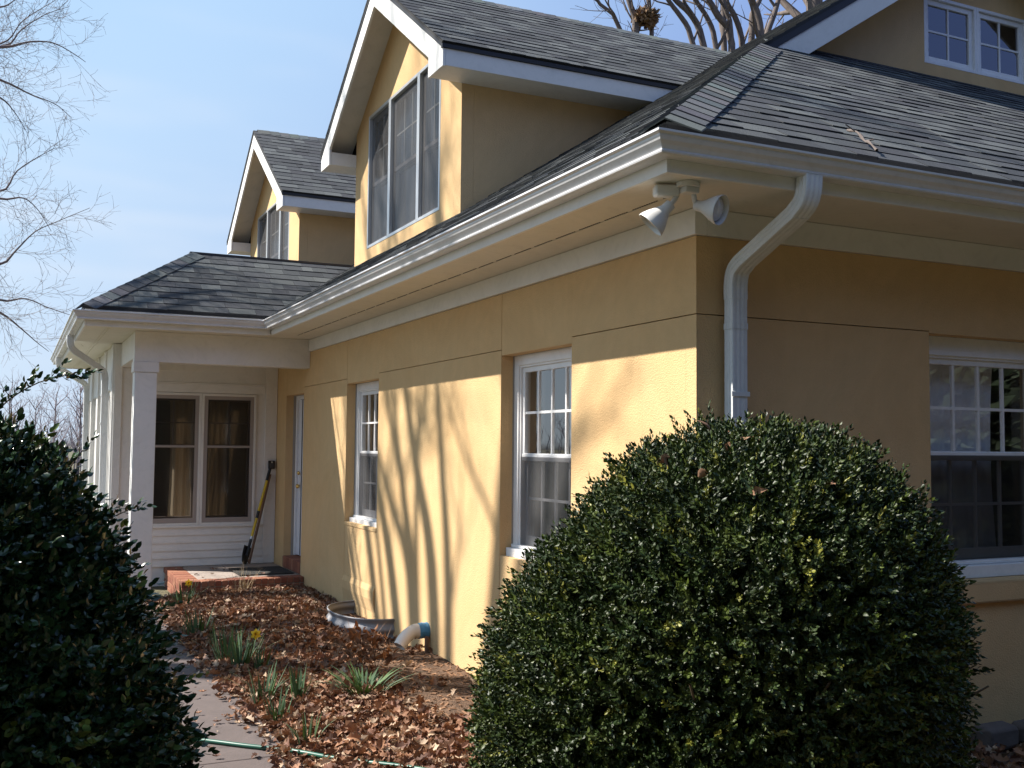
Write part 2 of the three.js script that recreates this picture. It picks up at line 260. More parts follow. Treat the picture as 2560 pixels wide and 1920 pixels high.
{
  const outer = [[0, 0.088], [0, 0], [0.066, 0], [0.074, 0.004], [0.077, 0.012], [0.072, 0.019], [0.075, 0.024], [0.083, 0.036], [0.096, 0.05], [0.103, 0.064], [0.104, 0.073], [0.112, 0.076], [0.118, 0.08], [0.118, 0.09], [0.108, 0.092]];
  const inner = outer.slice().reverse().map(([d, h], i) => [Math.max(d - 0.004, 0.003), Math.max(h - (i < 2 ? 0.004 : 0), 0.004)]);
  const prof = outer.concat(inner), y = 2.985, e = 0.532;
  part('gutter', sweep(prof, [[-e, y, -7.098], [-e, y, e], [10.6, y, e]], [[-1, 1], [-1, 1], [0, 1]]), M.gutter, house);
  part('gutter', sweep(prof, [[-e - 0.0, y, -7.098], [-2.412, y, -7.098], [-2.412, y, -13.95]], [[-1, 1], [-1, 1], [-1, 0]]), M.gutter, house);
}

// ------------------------------------------------------------------ roofs and shingles
const tabs = [];   // every shingle: {T data, roof, weight}
const SH = rng(77);
const tones = [[0.038, 0.043, 0.051], [0.054, 0.061, 0.069], [0.073, 0.081, 0.087], [0.098, 0.108, 0.112], [0.046, 0.049, 0.060], [0.065, 0.071, 0.082], [0.122, 0.133, 0.136]];
function shingleGeo(c, th, th2, uv, col, n) { // c: four corners in the roof plane (v0u0, v0u1, v1u1, v1u0); butt end th proud, top th2
  const T = new Tris(), up = c.map((p, i) => p.clone().addScaledVector(n, i < 2 ? th : th2));
  T.quad(up[0], up[1], up[2], up[3], uv[0], uv[1], uv[2], uv[3], col);
  const dk = col.map(x => x * 0.8);
  T.quad(c[0], c[1], up[1], up[0], uv[0], uv[1], uv[1], uv[0], dk); T.quad(c[1], c[2], up[2], up[1], uv[1], uv[2], uv[2], uv[1], dk); T.quad(c[3], c[0], up[0], up[3], uv[3], uv[0], uv[0], uv[3], dk);
  return T.geo();
}
const camP = camera.position.clone(), frus = new THREE.Frustum().setFromProjectionMatrix(new THREE.Matrix4().multiplyMatrices(camera.projectionMatrix, camera.matrixWorldInverse.copy(camera.matrixWorld).invert()));
function courses(roof, O, u, v, vLen, range, skip, opt = {}) {
  const n = u.clone().cross(v).normalize(), ex = opt.exposure || 0.143, seen = opt.seen ?? 1;
  if (n.y < 0) n.negate();
  for (let k = 0, vv = 0; vv < vLen - 0.02; k++, vv += ex) {
    const v1 = Math.min(vv + ex + 0.012, vLen), [a0, a1] = range(vv), [b0, b1] = range(v1);
    const lo = Math.min(a0, b0), hi = Math.max(a1, b1); let x = lo - SH() * 0.2, last = -1;
    while (x < hi) {
      const w = 0.13 + 0.2 * SH(), x1 = Math.min(x + w, hi), g = 0.003;
      const q = [Math.max(x + g, a0), Math.min(x1, a1), Math.min(x1, b1), Math.max(x + g, b0)];
      if (q[1] - q[0] > 0.01 || q[2] - q[3] > 0.01) {
        if (q[1] < q[0]) q[0] = q[1] = clamp((q[0] + q[1]) / 2, a0, a1); if (q[2] < q[3]) q[2] = q[3] = (q[2] + q[3]) / 2;
        const jb = (SH() - 0.5) * 0.006, pt = (a, b) => O.clone().addScaledVector(u, a).addScaledVector(v, b);
        const c = [pt(q[0], vv + jb), pt(q[1], vv + jb), pt(q[2], v1), pt(q[3], v1)];
        const mid = c[0].clone().add(c[2]).multiplyScalar(0.5);
        if (!skip || !skip(mid)) {
          let ti = Math.floor(SH() * tones.length); if (ti === last) ti = (ti + 2) % tones.length; last = ti;
          const s = 0.76 + 0.14 * SH(), thick = SH() < 0.45 ? 0.0105 : 0.007;
          const uv = [[q[0], vv], [q[1], vv], [q[2], v1], [q[3], v1]];
          const dir = camP.clone().sub(mid), dist = dir.length(), face = Math.max(0, dir.dot(n) / dist);
          const inView = frus.containsPoint(mid) && face > 0.02;
          tabs.push({ g: shingleGeo(c, thick, 0.002, uv, tones[ti].map(t => t * s), n), roof, w: inView ? seen * face * (q[1] - q[0] + 0.02) * ex / dist ** 2 : 0, mid });
        }
      }
      x = x1;
    }
  }
}
const s65 = Math.hypot(1, 0.65);
const nL = V(-0.65, 1, 0).normalize(), nF = V(0, 1, 0.65).normalize();
const ME = 0.548, RX = 5.04, RY = ROOF(RX), GZ = -2.225;   // eave offset, ridge x, gable roof edge z
const mainRoof = part('main_roof', [
  slab([V(-ME, ROOF(-ME), ME), V(2.225, ROOF(2.225), GZ), V(RX, RY, GZ), V(RX, RY, -14.6), V(-ME, ROOF(-ME), -14.6)].reverse(), nL.clone(), 0.02),
  slab([V(-ME, ROOF(-ME), ME), V(10.65, ROOF(-ME), ME), V(7.4, ROOF(2.6), -2.6), V(2.6, ROOF(2.6), -2.6)], nF.clone(), 0.02),
  slab([V(RX, RY, GZ), V(10.65, ROOF(-ME), GZ), V(10.65, ROOF(-ME), -14.6), V(RX, RY, -14.6)].reverse(), V(0.65, 1, 0).normalize(), 0.02),
  slab([V(-ME, ROOF(-ME), -14.6), V(RX, RY, -14.6), V(10.65, ROOF(-ME), -14.6)], V(0, 0, -1), 0.02)], M.deck, house);
// left slope; the dormers stand on it
courses(mainRoof, V(-ME, ROOF(-ME), ME), V(0, 0, -1), V(1, 0.65, 0).divideScalar(s65), (RX + ME) * s65,
  (v) => { const x = v / s65; return [x < 2.225 + ME ? x : ME - GZ, 9.5]; },
  (p) => (p.x > 0.5 && ((p.z < -4.25 && p.z > -7.43 && p.y < ROOF(p.x)) && p.x < 2.6)) || (p.z < -7.6 && p.y < 3.9), { seen: 0.25 });
// front slope under the gable
courses(mainRoof, V(-ME, ROOF(-ME), ME), V(1, 0, 0), V(0, 0.65, -1).divideScalar(s65), (2.585 + ME) * s65,
  (v) => { const t = v / s65; return [Math.min(t, 2.225 + ME + 0.3), 6.9]; }, null, { seen: 1.25 });
function caps(roof, pts, w, n1, n2, name = 'ridge_cap', ex = 0.14) { // folded shingles along a hip or ridge
  const a = pts[0], b = pts[1], d = b.clone().sub(a), L = d.length(); d.normalize();
  const s1 = d.clone().cross(n1).normalize(), s2 = d.clone().cross(n2).normalize(); if (s1.y > 0) s1.negate(); if (s2.y > 0) s2.negate();
  const up = n1.clone().add(n2).normalize(); const cnt = Math.floor(L / ex);
  for (let i = 0; i < cnt; i++) {
    const T = new Tris(), p0 = a.clone().addScaledVector(d, i * ex - 0.01), p1 = a.clone().addScaledVector(d, i * ex + ex + 0.03), h0 = 0.0145 + 0.003 * SH(), h1 = 0.009, W = w * (0.97 + 0.06 * SH());
    const col = tones[[2, 3, 5, 3, 6, 1][Math.floor(SH() * 6)]].map(x => x * (0.95 + 0.2 * SH()));
    const prof = [[1, 1, 0], [1, 0.55, 0.008], [1, 0.2, 0.016], [0, 0, 0.02], [2, 0.2, 0.016], [2, 0.55, 0.008], [2, 1, 0]];
    const row = (p, h) => prof.map(([s, f, lift]) => p.clone().addScaledVector(s === 2 ? s2 : s1, s ? f * W : 0).addScaledVector(up, h + lift * 0.4));
    const A = row(p0, h0), C = row(p1, h1), Lw = row(p0, h0 - 0.007);
    for (let j = 0; j < 6; j++) { T.quad(A[j], A[j + 1], C[j + 1], C[j], [j * 0.06, i * ex], [j * 0.06 + 0.06, i * ex], [j * 0.06 + 0.06, i * ex + ex], [j * 0.06, i * ex + ex], col); T.quad(Lw[j], Lw[j + 1], A[j + 1], A[j], [0, 0], [0.1, 0], [0.1, 0.02], [0, 0.02], col.map(x => x * 0.85)); }
    T.quad(Lw[0], A[0], C[0], C[0].clone().addScaledVector(up, -0.008), [0, 0], [0, 0.02], [0.14, 0.02], [0.14, 0], col); T.quad(Lw[6], A[6], C[6], C[6].clone().addScaledVector(up, -0.008), [0, 0], [0, 0.02], [0.14, 0.02], [0.14, 0], col);
    part(name, T.geo(), M.shingle, roof);
  }
}
caps(mainRoof, [V(-ME - 0.005, ROOF(-ME) + 0.004, ME + 0.005), V(2.2, ROOF(2.2) + 0.004, -2.2)], 0.165, nL, nF);

// gable on the front slope
{
  const z = -2.58, x0 = 2.63, x1 = 2 * RX - 2.63;
  const s = new THREE.Shape(); s.moveTo(x0 - 0.5, 4.6); s.lineTo(x1 + 0.5, 4.6); s.lineTo(x1 + 0.5, ROOF(x0 - 0.5) - 0.07); s.lineTo(RX, RY - 0.07); s.lineTo(x0 - 0.5, ROOF(x0 - 0.5) - 0.07); s.closePath();
  const h = new THREE.Path(); h.moveTo(4.36, 5.275); h.lineTo(4.36, 5.92); h.lineTo(5.72, 5.92); h.lineTo(5.72, 5.275); h.closePath(); s.holes.push(h);
  const g = new THREE.ExtrudeGeometry(s, { depth: 0.12, bevelEnabled: false }); g.translate(0, 0, z - 0.12); part('gable_wall', muv(g), M.stucco, house);
  const rake = (sg) => { const q = new THREE.Shape(); const P = (x, dy) => [RX + sg * (RX - x), ROOF(x) + dy]; q.moveTo(...P(2.20, -0.088)); q.lineTo(...P(RX, -0.088)); q.lineTo(...P(RX, -0.295)); q.lineTo(...P(2.35, -0.295)); q.closePath(); const r = new THREE.ExtrudeGeometry(q, { depth: 0.025, bevelEnabled: true, bevelSize: 0.002, bevelThickness: 0.002, bevelSegments: 1 }); r.translate(0, 0, -2.262); return muv(r); };
  part('rake_board', rake(-1), M.white, house); part('rake_board', rake(1), M.white, house);
  const nRr = V(0.65, 1, 0).normalize();
  part('rake_soffit', [slab([V(2.3, ROOF(2.3) - 0.085, -2.265), V(RX, RY - 0.085, -2.265), V(RX, RY - 0.085, -2.6), V(2.3, ROOF(2.3) - 0.085, -2.6)].reverse(), nL.clone(), 0.012), slab([V(RX, RY - 0.085, -2.265), V(2 * RX - 2.3, ROOF(2.3) - 0.085, -2.265), V(2 * RX - 2.3, ROOF(2.3) - 0.085, -2.6), V(RX, RY - 0.085, -2.6)].reverse(), nRr, 0.012)], M.soffit, house);
  // dark roof edge above the rake board
  part('drip_edge', slab([V(2.18, ROOF(2.18) - 0.021, GZ - 0.002), V(RX, RY - 0.021, GZ - 0.002), V(RX, RY - 0.021, GZ - 0.09), V(2.18, ROOF(2.18) - 0.021, GZ - 0.09)].reverse(), nL.clone(), 0.055), M.drip, house);
}

// dormers on the left slope
const DX = 0.5, DR = 0.2;   // wall face and rake face
function dormer(zc, hw, ov, seen) {
  const eave = hw + ov, ye = 5.19, pitch = 0.68, yr = ye + pitch * eave, xi = (y) => (y - 3.4875) / 0.65, zR = zc + hw, zL = zc - hw;
  // front wall
  const sh = new THREE.Shape(); const y0 = ROOF(DX) - 0.25; sh.moveTo(-hw, y0); sh.lineTo(hw, y0); sh.lineTo(hw, ye + pitch * ov - 0.06); sh.lineTo(0, yr - 0.06); sh.lineTo(-hw, ye + pitch * ov - 0.06); sh.closePath();
  const hole = new THREE.Path(); hole.moveTo(-1.13, 3.945); hole.lineTo(-1.13, 5.46); hole.lineTo(1.09, 5.46); hole.lineTo(1.09, 3.945); hole.closePath(); sh.holes.push(hole);
  const g = new THREE.ExtrudeGeometry(sh, { depth: 0.12, bevelEnabled: false }); g.rotateY(-Math.PI / 2); g.translate(DX + 0.12, 0, zc); part('dormer_wall', muv(g), M.stucco, house);
  for (const sg of [1, -1]) { // side walls
    const q = new THREE.Shape(); q.moveTo(DX + 0.1215, y0); q.lineTo(3.6, ROOF(3.6) - 0.1); q.lineTo(3.6, 5.2 + pitch * ov); q.lineTo(DX + 0.1215, 5.2 + pitch * ov - 0.06); q.closePath();
    const e = new THREE.ExtrudeGeometry(q, { depth: 0.12, bevelEnabled: false }); e.translate(0, 0, sg > 0 ? zR - 0.12 : zL); part('dormer_wall', muv(e), M.stucco, house);
  }
  const nR = V(0, 1, pitch).normalize(), nLf = V(0, 1, -pitch).normalize(), sp = Math.hypot(1, pitch);
  const re = DR - 0.035;
  const roof = part('dormer_roof', [slab([V(re, ye, zc + eave), V(xi(ye) + 0.1, ye, zc + eave), V(xi(yr) + 0.1, yr, zc), V(re, yr, zc)], nR, 0.018), slab([V(re, ye, zc - eave), V(re, yr, zc), V(xi(yr) + 0.1, yr, zc), V(xi(ye) + 0.1, ye, zc - eave)], nLf, 0.018)], M.deck, house);
  courses(roof, V(re, ye, zc + eave + 0.012), V(1, 0, 0), V(0, pitch, -1).divideScalar(sp), eave * sp, (v) => [0, xi(ye + v / sp * pitch) - re + 0.02], null, { seen });
  courses(roof, V(re, ye, zc - eave - 0.012), V(1, 0, 0), V(0, pitch, 1).divideScalar(sp), eave * sp, (v) => [0, 0.9], null, { seen: 0 });
  caps(roof, [V(xi(yr), yr + 0.006, zc), V(re + 0.05, yr + 0.006, zc)], 0.14, nR, nLf, 'ridge_cap', 0.15);
  // dark drip edge under the shingles
  part('drip_edge', B(re, xi(ye) + 0.1, ye - 0.05, ye - 0.016, zc + eave - 0.03, zc + eave + 0.004), M.drip, house); part('drip_edge', B(re, 1.5, ye - 0.05, ye - 0.016, zc - eave - 0.004, zc - eave + 0.03), M.drip, house);
  for (const sg of [1, -1]) part('drip_edge', slab([V(re + 0.004, ye - 0.02, zc + sg * eave), V(re + 0.06, ye - 0.02, zc + sg * eave), V(re + 0.06, yr - 0.02, zc), V(re + 0.004, yr - 0.02, zc)], sg > 0 ? nR.clone() : nLf.clone(), 0.03), M.drip, house);
  // rake boards, sloped soffit, boxed eaves
  for (const sg of [1, -1]) {
    const q = new THREE.Shape(), bx = 0.36; q.moveTo(sg * (eave - 0.012), ye - 0.055); q.lineTo(0, yr - 0.05); q.lineTo(0, yr - 0.27); q.lineTo(sg * (eave - bx), ye - 0.05 + pitch * bx - 0.215); q.lineTo(sg * (eave - bx), ye - 0.205); q.lineTo(sg * (eave - 0.012), ye - 0.205); q.closePath();
    const r = new THREE.ExtrudeGeometry(q, { depth: 0.022, bevelEnabled: true, bevelSize: 0.002, bevelThickness: 0.002, bevelSegments: 1 }); r.rotateY(-Math.PI / 2); r.translate(DR, 0, zc); part('rake_board', muv(r), M.white, house);
    part('rake_soffit', slab([V(DR + 0.003, ye - 0.055 + 0.01, zc + sg * (eave - 0.01)), V(DX + 0.02, ye - 0.045, zc + sg * (eave - 0.01)), V(DX + 0.02, yr - 0.045, zc), V(DR + 0.003, yr - 0.045, zc)], sg > 0 ? nR.clone() : nLf.clone(), 0.012), M.soffit, house);
    const za = zc + sg * (hw + 0.002), zb = zc + sg * (eave - 0.012);
    part('eave_box', B(DR + 0.004, 2.75, ye - 0.20, ye - 0.052, Math.min(za, zb), Math.max(za, zb), 0.003), M.white, house);
  }
  return { zc, hw };
}
const d1 = dormer(-5.855, 1.60, 0.36, 1.0), d2 = dormer(-11.82, 1.68, 0.36, 1.0);

// porch roof (hipped, with a flat top edge)
{
  const y0 = 3.13, zf = -7.07, xl = -2.42, ya = 3.976, za = -8.37, xa = -1.2, pl = (ya - y0) / (xa - xl);
  const nP = V(0, 1, 0.65).normalize(), nPl = V(-pl, 1, 0).normalize();
  const roof = part('porch_roof', [slab([V(xl, y0, zf), V(-0.5, y0, zf), V(0.75, ya, za), V(xa, ya, za)], nP, 0.02), slab([V(xl, y0, zf), V(xa, ya, za), V(xa, ya, -13.9), V(xl, y0, -13.9)], nPl, 0.02), slab([V(xa, ya + 0.004, za), V(0.85, ya + 0.004, za), V(0.85, ya + 0.004, -14.0), V(xa, ya + 0.004, -14.0)], V(0, 1, 0), 0.03), slab([V(xl, y0, -13.9), V(xa, ya, -13.9), V(0.7, ya, -13.9), V(0.7, 2.95, -13.9), V(xl, 2.95, -13.9)], V(0, 0, -1), 0.02)], M.deck, house);
  courses(roof, V(0, y0, zf), V(1, 0, 0), V(0, 0.65, -1).divideScalar(s65), 1.3 * s65, (v) => { const t = v / s65; return [xl + t / 1.3 * (xa - xl), -0.55 + t]; }, null, { seen: 3 });
  courses(roof, V(xl, y0, 0), V(0, 0, -1), V(1, pl, 0).divideScalar(Math.hypot(1, pl)), (xa - xl) * Math.hypot(1, pl), (v) => [-zf + v / Math.hypot(1, pl) * 1.3 / (xa - xl), 9.6], null, { seen: 0 });
  caps(roof, [V(xl, y0 + 0.004, zf), V(xa + 0.02, ya + 0.004, za)], 0.15, nP, nPl);
  part('metal_edge', [B(xa - 0.02, 0.76, ya - 0.004, ya + 0.022, za - 0.1, za + 0.012, 0.003)], std({ color: lc(0.06, 0.06, 0.065), roughness: 0.4, metalness: 0.5 }), roof);
}
{ // hand the shingles out: the 300 that show largest are pieces of their roofs, the rest one part
  tabs.sort((a, b) => b.w - a.w);
  tabs.slice(0, 300).forEach(t => part('shingle', t.g, M.shingle, t.roof));
  const o = part('roof_shingles', mergeGeometries(tabs.slice(300).map(t => t.g)), M.shingle, house); o.userData.kind = 'stuff';
  console.log('shingles', tabs.length);
}

// ------------------------------------------------------------------ windows
const GL = (w, h) => { const g = new THREE.PlaneGeometry(w, h); return g; };
function bars(x0, x1, y0, y1, t, z0, z1, r = 0.004, bt = t, tt = t) { return [B(x0, x0 + t, y0, y1, z0, z1, r), B(x1 - t, x1, y0, y1, z0, z1, r), B(x0 + t, x1 - t, y0, y0 + bt, z0, z1, r), B(x0 + t, x1 - t, y1 - tt, y1, z0, z1, r)]; }
function grid(x0, x1, y0, y1, cols, rows, t, z0, z1) { const k = []; for (let i = 1; i < cols; i++) { const x = lerp(x0, x1, i / cols); k.push(B(x - t / 2, x + t / 2, y0, y1, z0, z1)); } for (let j = 1; j < rows; j++) { const y = lerp(y0, y1, j / rows); k.push(B(x0, x1, y - t / 2, y + t / 2, z0 + 0.0007, z1 - 0.0007)); } return k; }
function placed(name, x, y, z, turn) { const w = new THREE.Group(); w.name = name; w.position.set(x, y, z); w.rotation.y = turn; house.add(w); return w; }
// double-hung window in local axes: x along the wall, y up, z outwards; opening w x h, face of the frame at z = 0
function doubleHung(o) {
  const { w, h, rail, cols = 4, rows = 2, fr = 0.1, mat = M.vinyl, sash = 0.035, upperCols = cols, lowerGrid = true, screen = M.screen, pane = M.glass, top = fr } = o;
  const win = placed('window', ...o.at, o.turn);
  part('frame', [...bars(0.001, w - 0.001, 0.001, h - 0.001, fr - 0.03, -0.09, -0.004, 0.004, 0.03, top - 0.03), ...bars(fr - 0.031, w - fr + 0.031, 0.03, h - top + 0.031, 0.016, -0.09, -0.016, 0.003)], mat, win);
  if (o.sill) part('sill', [B(0.002, w - 0.002, 0.001, 0.075, -0.088, o.sillOut ?? 0.045, 0.006), B(0.003, w - 0.003, 0.076, 0.098, -0.088, 0.012, 0.004)], mat, win);
  const x0 = fr - 0.015, x1 = w - fr + 0.015, y0 = o.sill ? 0.1 : 0.045, y1 = h - top + 0.015;
  part('sash', [...bars(x0, x1, rail - 0.012, y1, sash, -0.055, -0.030, 0.003, 0.035), B(x0, x1, rail - 0.03, rail + 0.02, -0.075, -0.026, 0.006)], o.sashMat || mat, win);
  part('sash', bars(x0, x1, y0, rail, sash, -0.085, -0.058, 0.003, 0.06, 0.03), o.sashMat || mat, win);
  const up = part('pane', GL(x1 - x0 - 2 * sash + 0.01, y1 - rail - 0.06), pane, win); up.position.set((x0 + x1) / 2, (y1 - sash + rail + 0.02) / 2, -0.043);
  const lo = part('pane', GL(x1 - x0 - 2 * sash + 0.01, rail - y0 - 0.08), pane, win); lo.position.set((x0 + x1) / 2, (y0 + 0.06 + rail - 0.03) / 2, -0.072);
  part('muntin', grid(x0 + sash, x1 - sash, rail + 0.02, y1 - sash, upperCols, rows, 0.017, -0.052, -0.034), o.gridMat || mat, win);
  if (lowerGrid) part('muntin', grid(x0 + sash, x1 - sash, y0 + 0.06, rail - 0.03, cols, rows, 0.017, -0.081, -0.063), o.gridMat || mat, win);
  if (screen) { const s = part('screen', GL(x1 - x0, rail - y0), screen, win); s.position.set((x0 + x1) / 2, (y0 + rail) / 2, -0.022); }
  return win;
}
const WL = -Math.PI / 2;
// local x runs along +z for the wall that faces -x, so the origin is the far (low z) lower corner
doubleHung({ at: [0.095, 0.985, -2.28], turn: WL, w: 1.01, h: 1.388, rail: 0.695, sill: true, sillOut: 0.05 });
doubleHung({ at: [0.095, 0.952, -5.97], turn: WL, w: 1.01, h: 1.41, rail: 0.715, sill: true, sillOut: 0.05 });
doubleHung({ at: [1.57, 1.02, -0.095], turn: 0, w: 1.06, h: 1.382, rail: 0.70, sill: true, top: 0.14, screen: M.screenDark });
// gable pair: fixed four-pane sashes
for (const [x0, x1] of [[4.36, 5.04], [5.04, 5.72]]) {
  const w = placed('window', x0, 5.275, -2.59, 0), W = x1 - x0, H = 0.645;
  part('frame', bars(0.001, W - 0.001, 0.001, H - 0.001, 0.03, -0.09, 0.012, 0.003, 0.03), M.vinyl, w);
  part('sash', bars(0.032, W - 0.032, 0.032, H - 0.032, 0.048, -0.05, -0.012, 0.004), M.vinyl, w);
  const p = part('pane', GL(W - 0.15, H - 0.15), M.glassBlue, w); p.position.set(W / 2, H / 2, -0.03);
  part('muntin', grid(0.08, W - 0.08, 0.08, H - 0.08, 2, 2, 0.017, -0.038, -0.02), M.vinyl, w);
}
// dormer triple windows: outer units narrower, metal clad
function dormerWindows(zc) {
  const units = [[-1.13, -0.395], [-0.395, 0.485], [0.485, 1.09]];
  for (const [a, b] of units) {
    const W = b - a, H = 1.515, w = placed('window', DX + 0.02, 3.945, zc + a, WL);
    part('frame', bars(0.001, W - 0.001, 0.001, H - 0.001, 0.034, -0.09, 0.024, 0.004), M.aluminium, w);
    const x0 = 0.036, x1 = W - 0.036, rail = 0.71;
    part('sash', [...bars(x0, x1, rail - 0.01, H - 0.036, 0.05, -0.05, -0.022, 0.003, 0.04)], M.taupe, w);
    part('sash', bars(x0, x1, 0.036, rail + 0.02, 0.05, -0.085, -0.054, 0.003, 0.06, 0.045), M.taupe, w);
    const up = part('pane', GL(x1 - x0 - 0.09, H - rail - 0.12), M.glass, w); up.position.set(W / 2, (H + rail) / 2 - 0.01, -0.04);
    const lo = part('pane', GL(x1 - x0 - 0.09, rail - 0.1), M.glass, w); lo.position.set(W / 2, rail / 2 + 0.02, -0.07);
    part('muntin', grid(x0 + 0.05, x1 - 0.05, rail + 0.03, H - 0.086, W > 0.8 ? 3 : 2, 2, 0.014, -0.047, -0.033), M.soffit, w);
    const s = part('screen', GL(x1 - x0, H - 0.07), M.screen, w); s.position.set(W / 2, H / 2, -0.012);
  }
}
dormerWindows(d1.zc); dormerWindows(d2.zc);
part('attic_wall', B(2.2, 2.25, 3.4, 4.9, -7.3, -4.4), M.interior, house); part('attic_wall', B(2.2, 2.25, 3.4, 4.9, -13.4, -10.2), M.interior, house);

// ------------------------------------------------------------------ porch and sunroom
{
  part('beam', B(-1.89, -0.002, 2.612, 2.9365, -7.62, -7.45, 0.004), M.white, house);
  part('beam', B(-1.885, -1.70, 2.655, 2.9365, -9.03, -7.622, 0.004), M.white, house);
  part('beam_trim', B(-1.892, -0.003, 2.902, 2.936, -7.449, -7.435, 0.002), M.white, house);
  const col = new THREE.Group(); col.name = 'column'; house.add(col);
  part('shaft', B(-1.882, -1.655, 0.05, 2.50, -7.66, -7.442, 0.006), M.white, col);
  part('capital', B(-1.895, -1.638, 2.501, 2.611, -7.675, -7.43, 0.004), M.white, col);
  part('porch_ceiling', B(-1.69, 0.0, 2.90, 2.915, -9.04, -7.63), M.soffit, house);
  // sunroom wall that faces the viewer
  const Z = -9.05, k = [];
  part('sunroom_wall', [B(-1.935, -1.60, 0.0, 2.935, Z - 0.12, Z), B(-1.6, -0.02, 2.37, 2.935, Z - 0.12, Z - 0.0), B(-1.6, -0.02, 0.0, 0.745, Z - 0.12, Z), B(-0.262, -0.02, 0.745, 2.37, Z - 0.12, Z)], M.white, house);
  part('corner_board', B(-0.152, -0.004, 0.26, 2.93, Z + 0.001, Z + 0.022, 0.003), M.white, house);
  part('corner_board', B(-1.955, -1.865, 0.1, 2.93, Z + 0.001, Z + 0.022, 0.003), M.white, house);
  part('window_head', [B(-1.66, -0.155, 2.372, 2.475, Z + 0.001, Z + 0.02, 0.003), B(-1.66, -0.155, 2.476, 2.495, Z + 0.001, Z + 0.034, 0.003)], M.white, house);
  part('window_stool', B(-1.66, -0.155, 0.725, 0.750, Z + 0.001, Z + 0.04, 0.004), M.white, house);
  // lap siding: each board leans out at its lower edge
  const lap = (x0, x1, y0, y1) => { const s = new THREE.Shape(); s.moveTo(0, y0); s.lineTo(0.024, y0); s.lineTo(0.005, y1 + 0.01); s.lineTo(0, y1 + 0.01); s.closePath(); const g = new THREE.ExtrudeGeometry(s, { depth: x1 - x0, bevelEnabled: false }); g.rotateY(-Math.PI / 2); g.translate(x1, 0, Z + 0.001); return g; };
  const flip = (g) => { g.scale(1, 1, 1); return g; };
  for (let i = 0; i < 5; i++) { const y0 = 0.262 + i * 0.0925; const b = lap(-1.62, -0.153, y0, y0 + 0.0925); part('siding_board', muv(flip(b)), M.white, house); }
  for (let i = 0; i < 3; i++) { const y0 = 2.497 + i * 0.135; part('siding_board', muv(lap(-1.62, -0.153, y0, Math.min(y0 + 0.135, 2.9))), M.white, house); }
  // the pair of windows
  for (const [a, b] of [[-1.59, -0.932], [-0.932, -0.262]]) {
    const W = b - a, H = 1.62, w = placed('window', a, 0.748, Z + 0.012, 0), rail = 0.965;
    part('frame', bars(0.001, W - 0.001, 0.001, H - 0.001, 0.03, -0.1, 0.012, 0.003), M.white, w);
    const x0 = 0.031, x1 = W - 0.031;
    part('sash', bars(x0, x1, rail - 0.02, H - 0.031, 0.065, -0.05, -0.012, 0.003, 0.04), M.taupe, w);
    part('sash', bars(x0, x1, 0.031, rail + 0.01, 0.065, -0.085, -0.052, 0.003, 0.08, 0.03), M.taupe, w);
    const p = part('pane', GL(W - 0.18, H - rail - 0.11), M.glass, w); p.position.set(W / 2, (H + rail) / 2 - 0.03, -0.03);
    const q = part('pane', GL(W - 0.18, rail - 0.1), M.glass, w); q.position.set(W / 2, rail / 2 + 0.04, -0.07);
    part('muntin', grid(x0 + 0.065, x1 - 0.065, rail + 0.02, H - 0.096, 2, 2, 0.016, -0.038, -0.02), M.taupe, w);
    part('screen_frame', [...bars(x0, x1, 0.031, H - 0.031, 0.045, -0.008, 0.004, 0.002, 0.06, 0.045), B(x0 + 0.045, x1 - 0.045, rail - 0.016, rail + 0.012, -0.0075, 0.003, 0.002)], M.taupe, w); const s = part('screen', GL(W - 0.14, H - 0.14), M.screenDark, w); s.position.set(W / 2, H / 2, -0.004);
  }
  // sunroom side that faces away to the left, with pilasters, windows between them and a dark inside
  const XL = -1.955;
  part('sunroom_wall', [B(XL, XL + 0.12, 0.0, 0.8, -13.8, Z - 0.001), B(XL, XL + 0.12, 2.4, 2.935, -13.8, Z - 0.001), B(XL + 0.12, 0, 0, 2.93, -13.8, -13.68)], M.white, house); part('sunroom_inside', [B(XL + 0.13, 0.0, 0.0, 0.2, -13.6, Z - 0.13), B(XL + 0.13, 0.0, 0.2, 2.93, -10.9, -10.8), B(-0.02, -0.005, 0.2, 2.93, -10.8, Z - 0.13)], std({ color: lc(0.10, 0.085, 0.07), roughness: 0.9 }), house);
  for (const z of [-9.05, -10.2, -11.4, -12.6, -13.55]) part('pilaster', B(XL - 0.022, XL + 0.12, 0.05, 2.934, z - 0.24, z - 0.002, 0.004), M.white, house);
  for (const [z0, z1] of [[-10.2, -9.29], [-11.4, -10.44], [-12.6, -11.64], [-13.55, -12.84]]) {
    const W = z1 - z0, w = placed('window', XL + 0.03, 0.8, z0, WL);
    part('frame', bars(0.001, W - 0.001, 0.001, 1.599, 0.05, -0.09, 0.0, 0.003), M.white, w);
    part('sash', [B(0.051, W - 0.051, 0.78, 0.83, -0.07, -0.02, 0.003)], M.white, w);
    const p = part('pane', GL(W - 0.1, 1.5), M.glass, w); p.position.set(W / 2, 0.8, -0.04);
  }
}
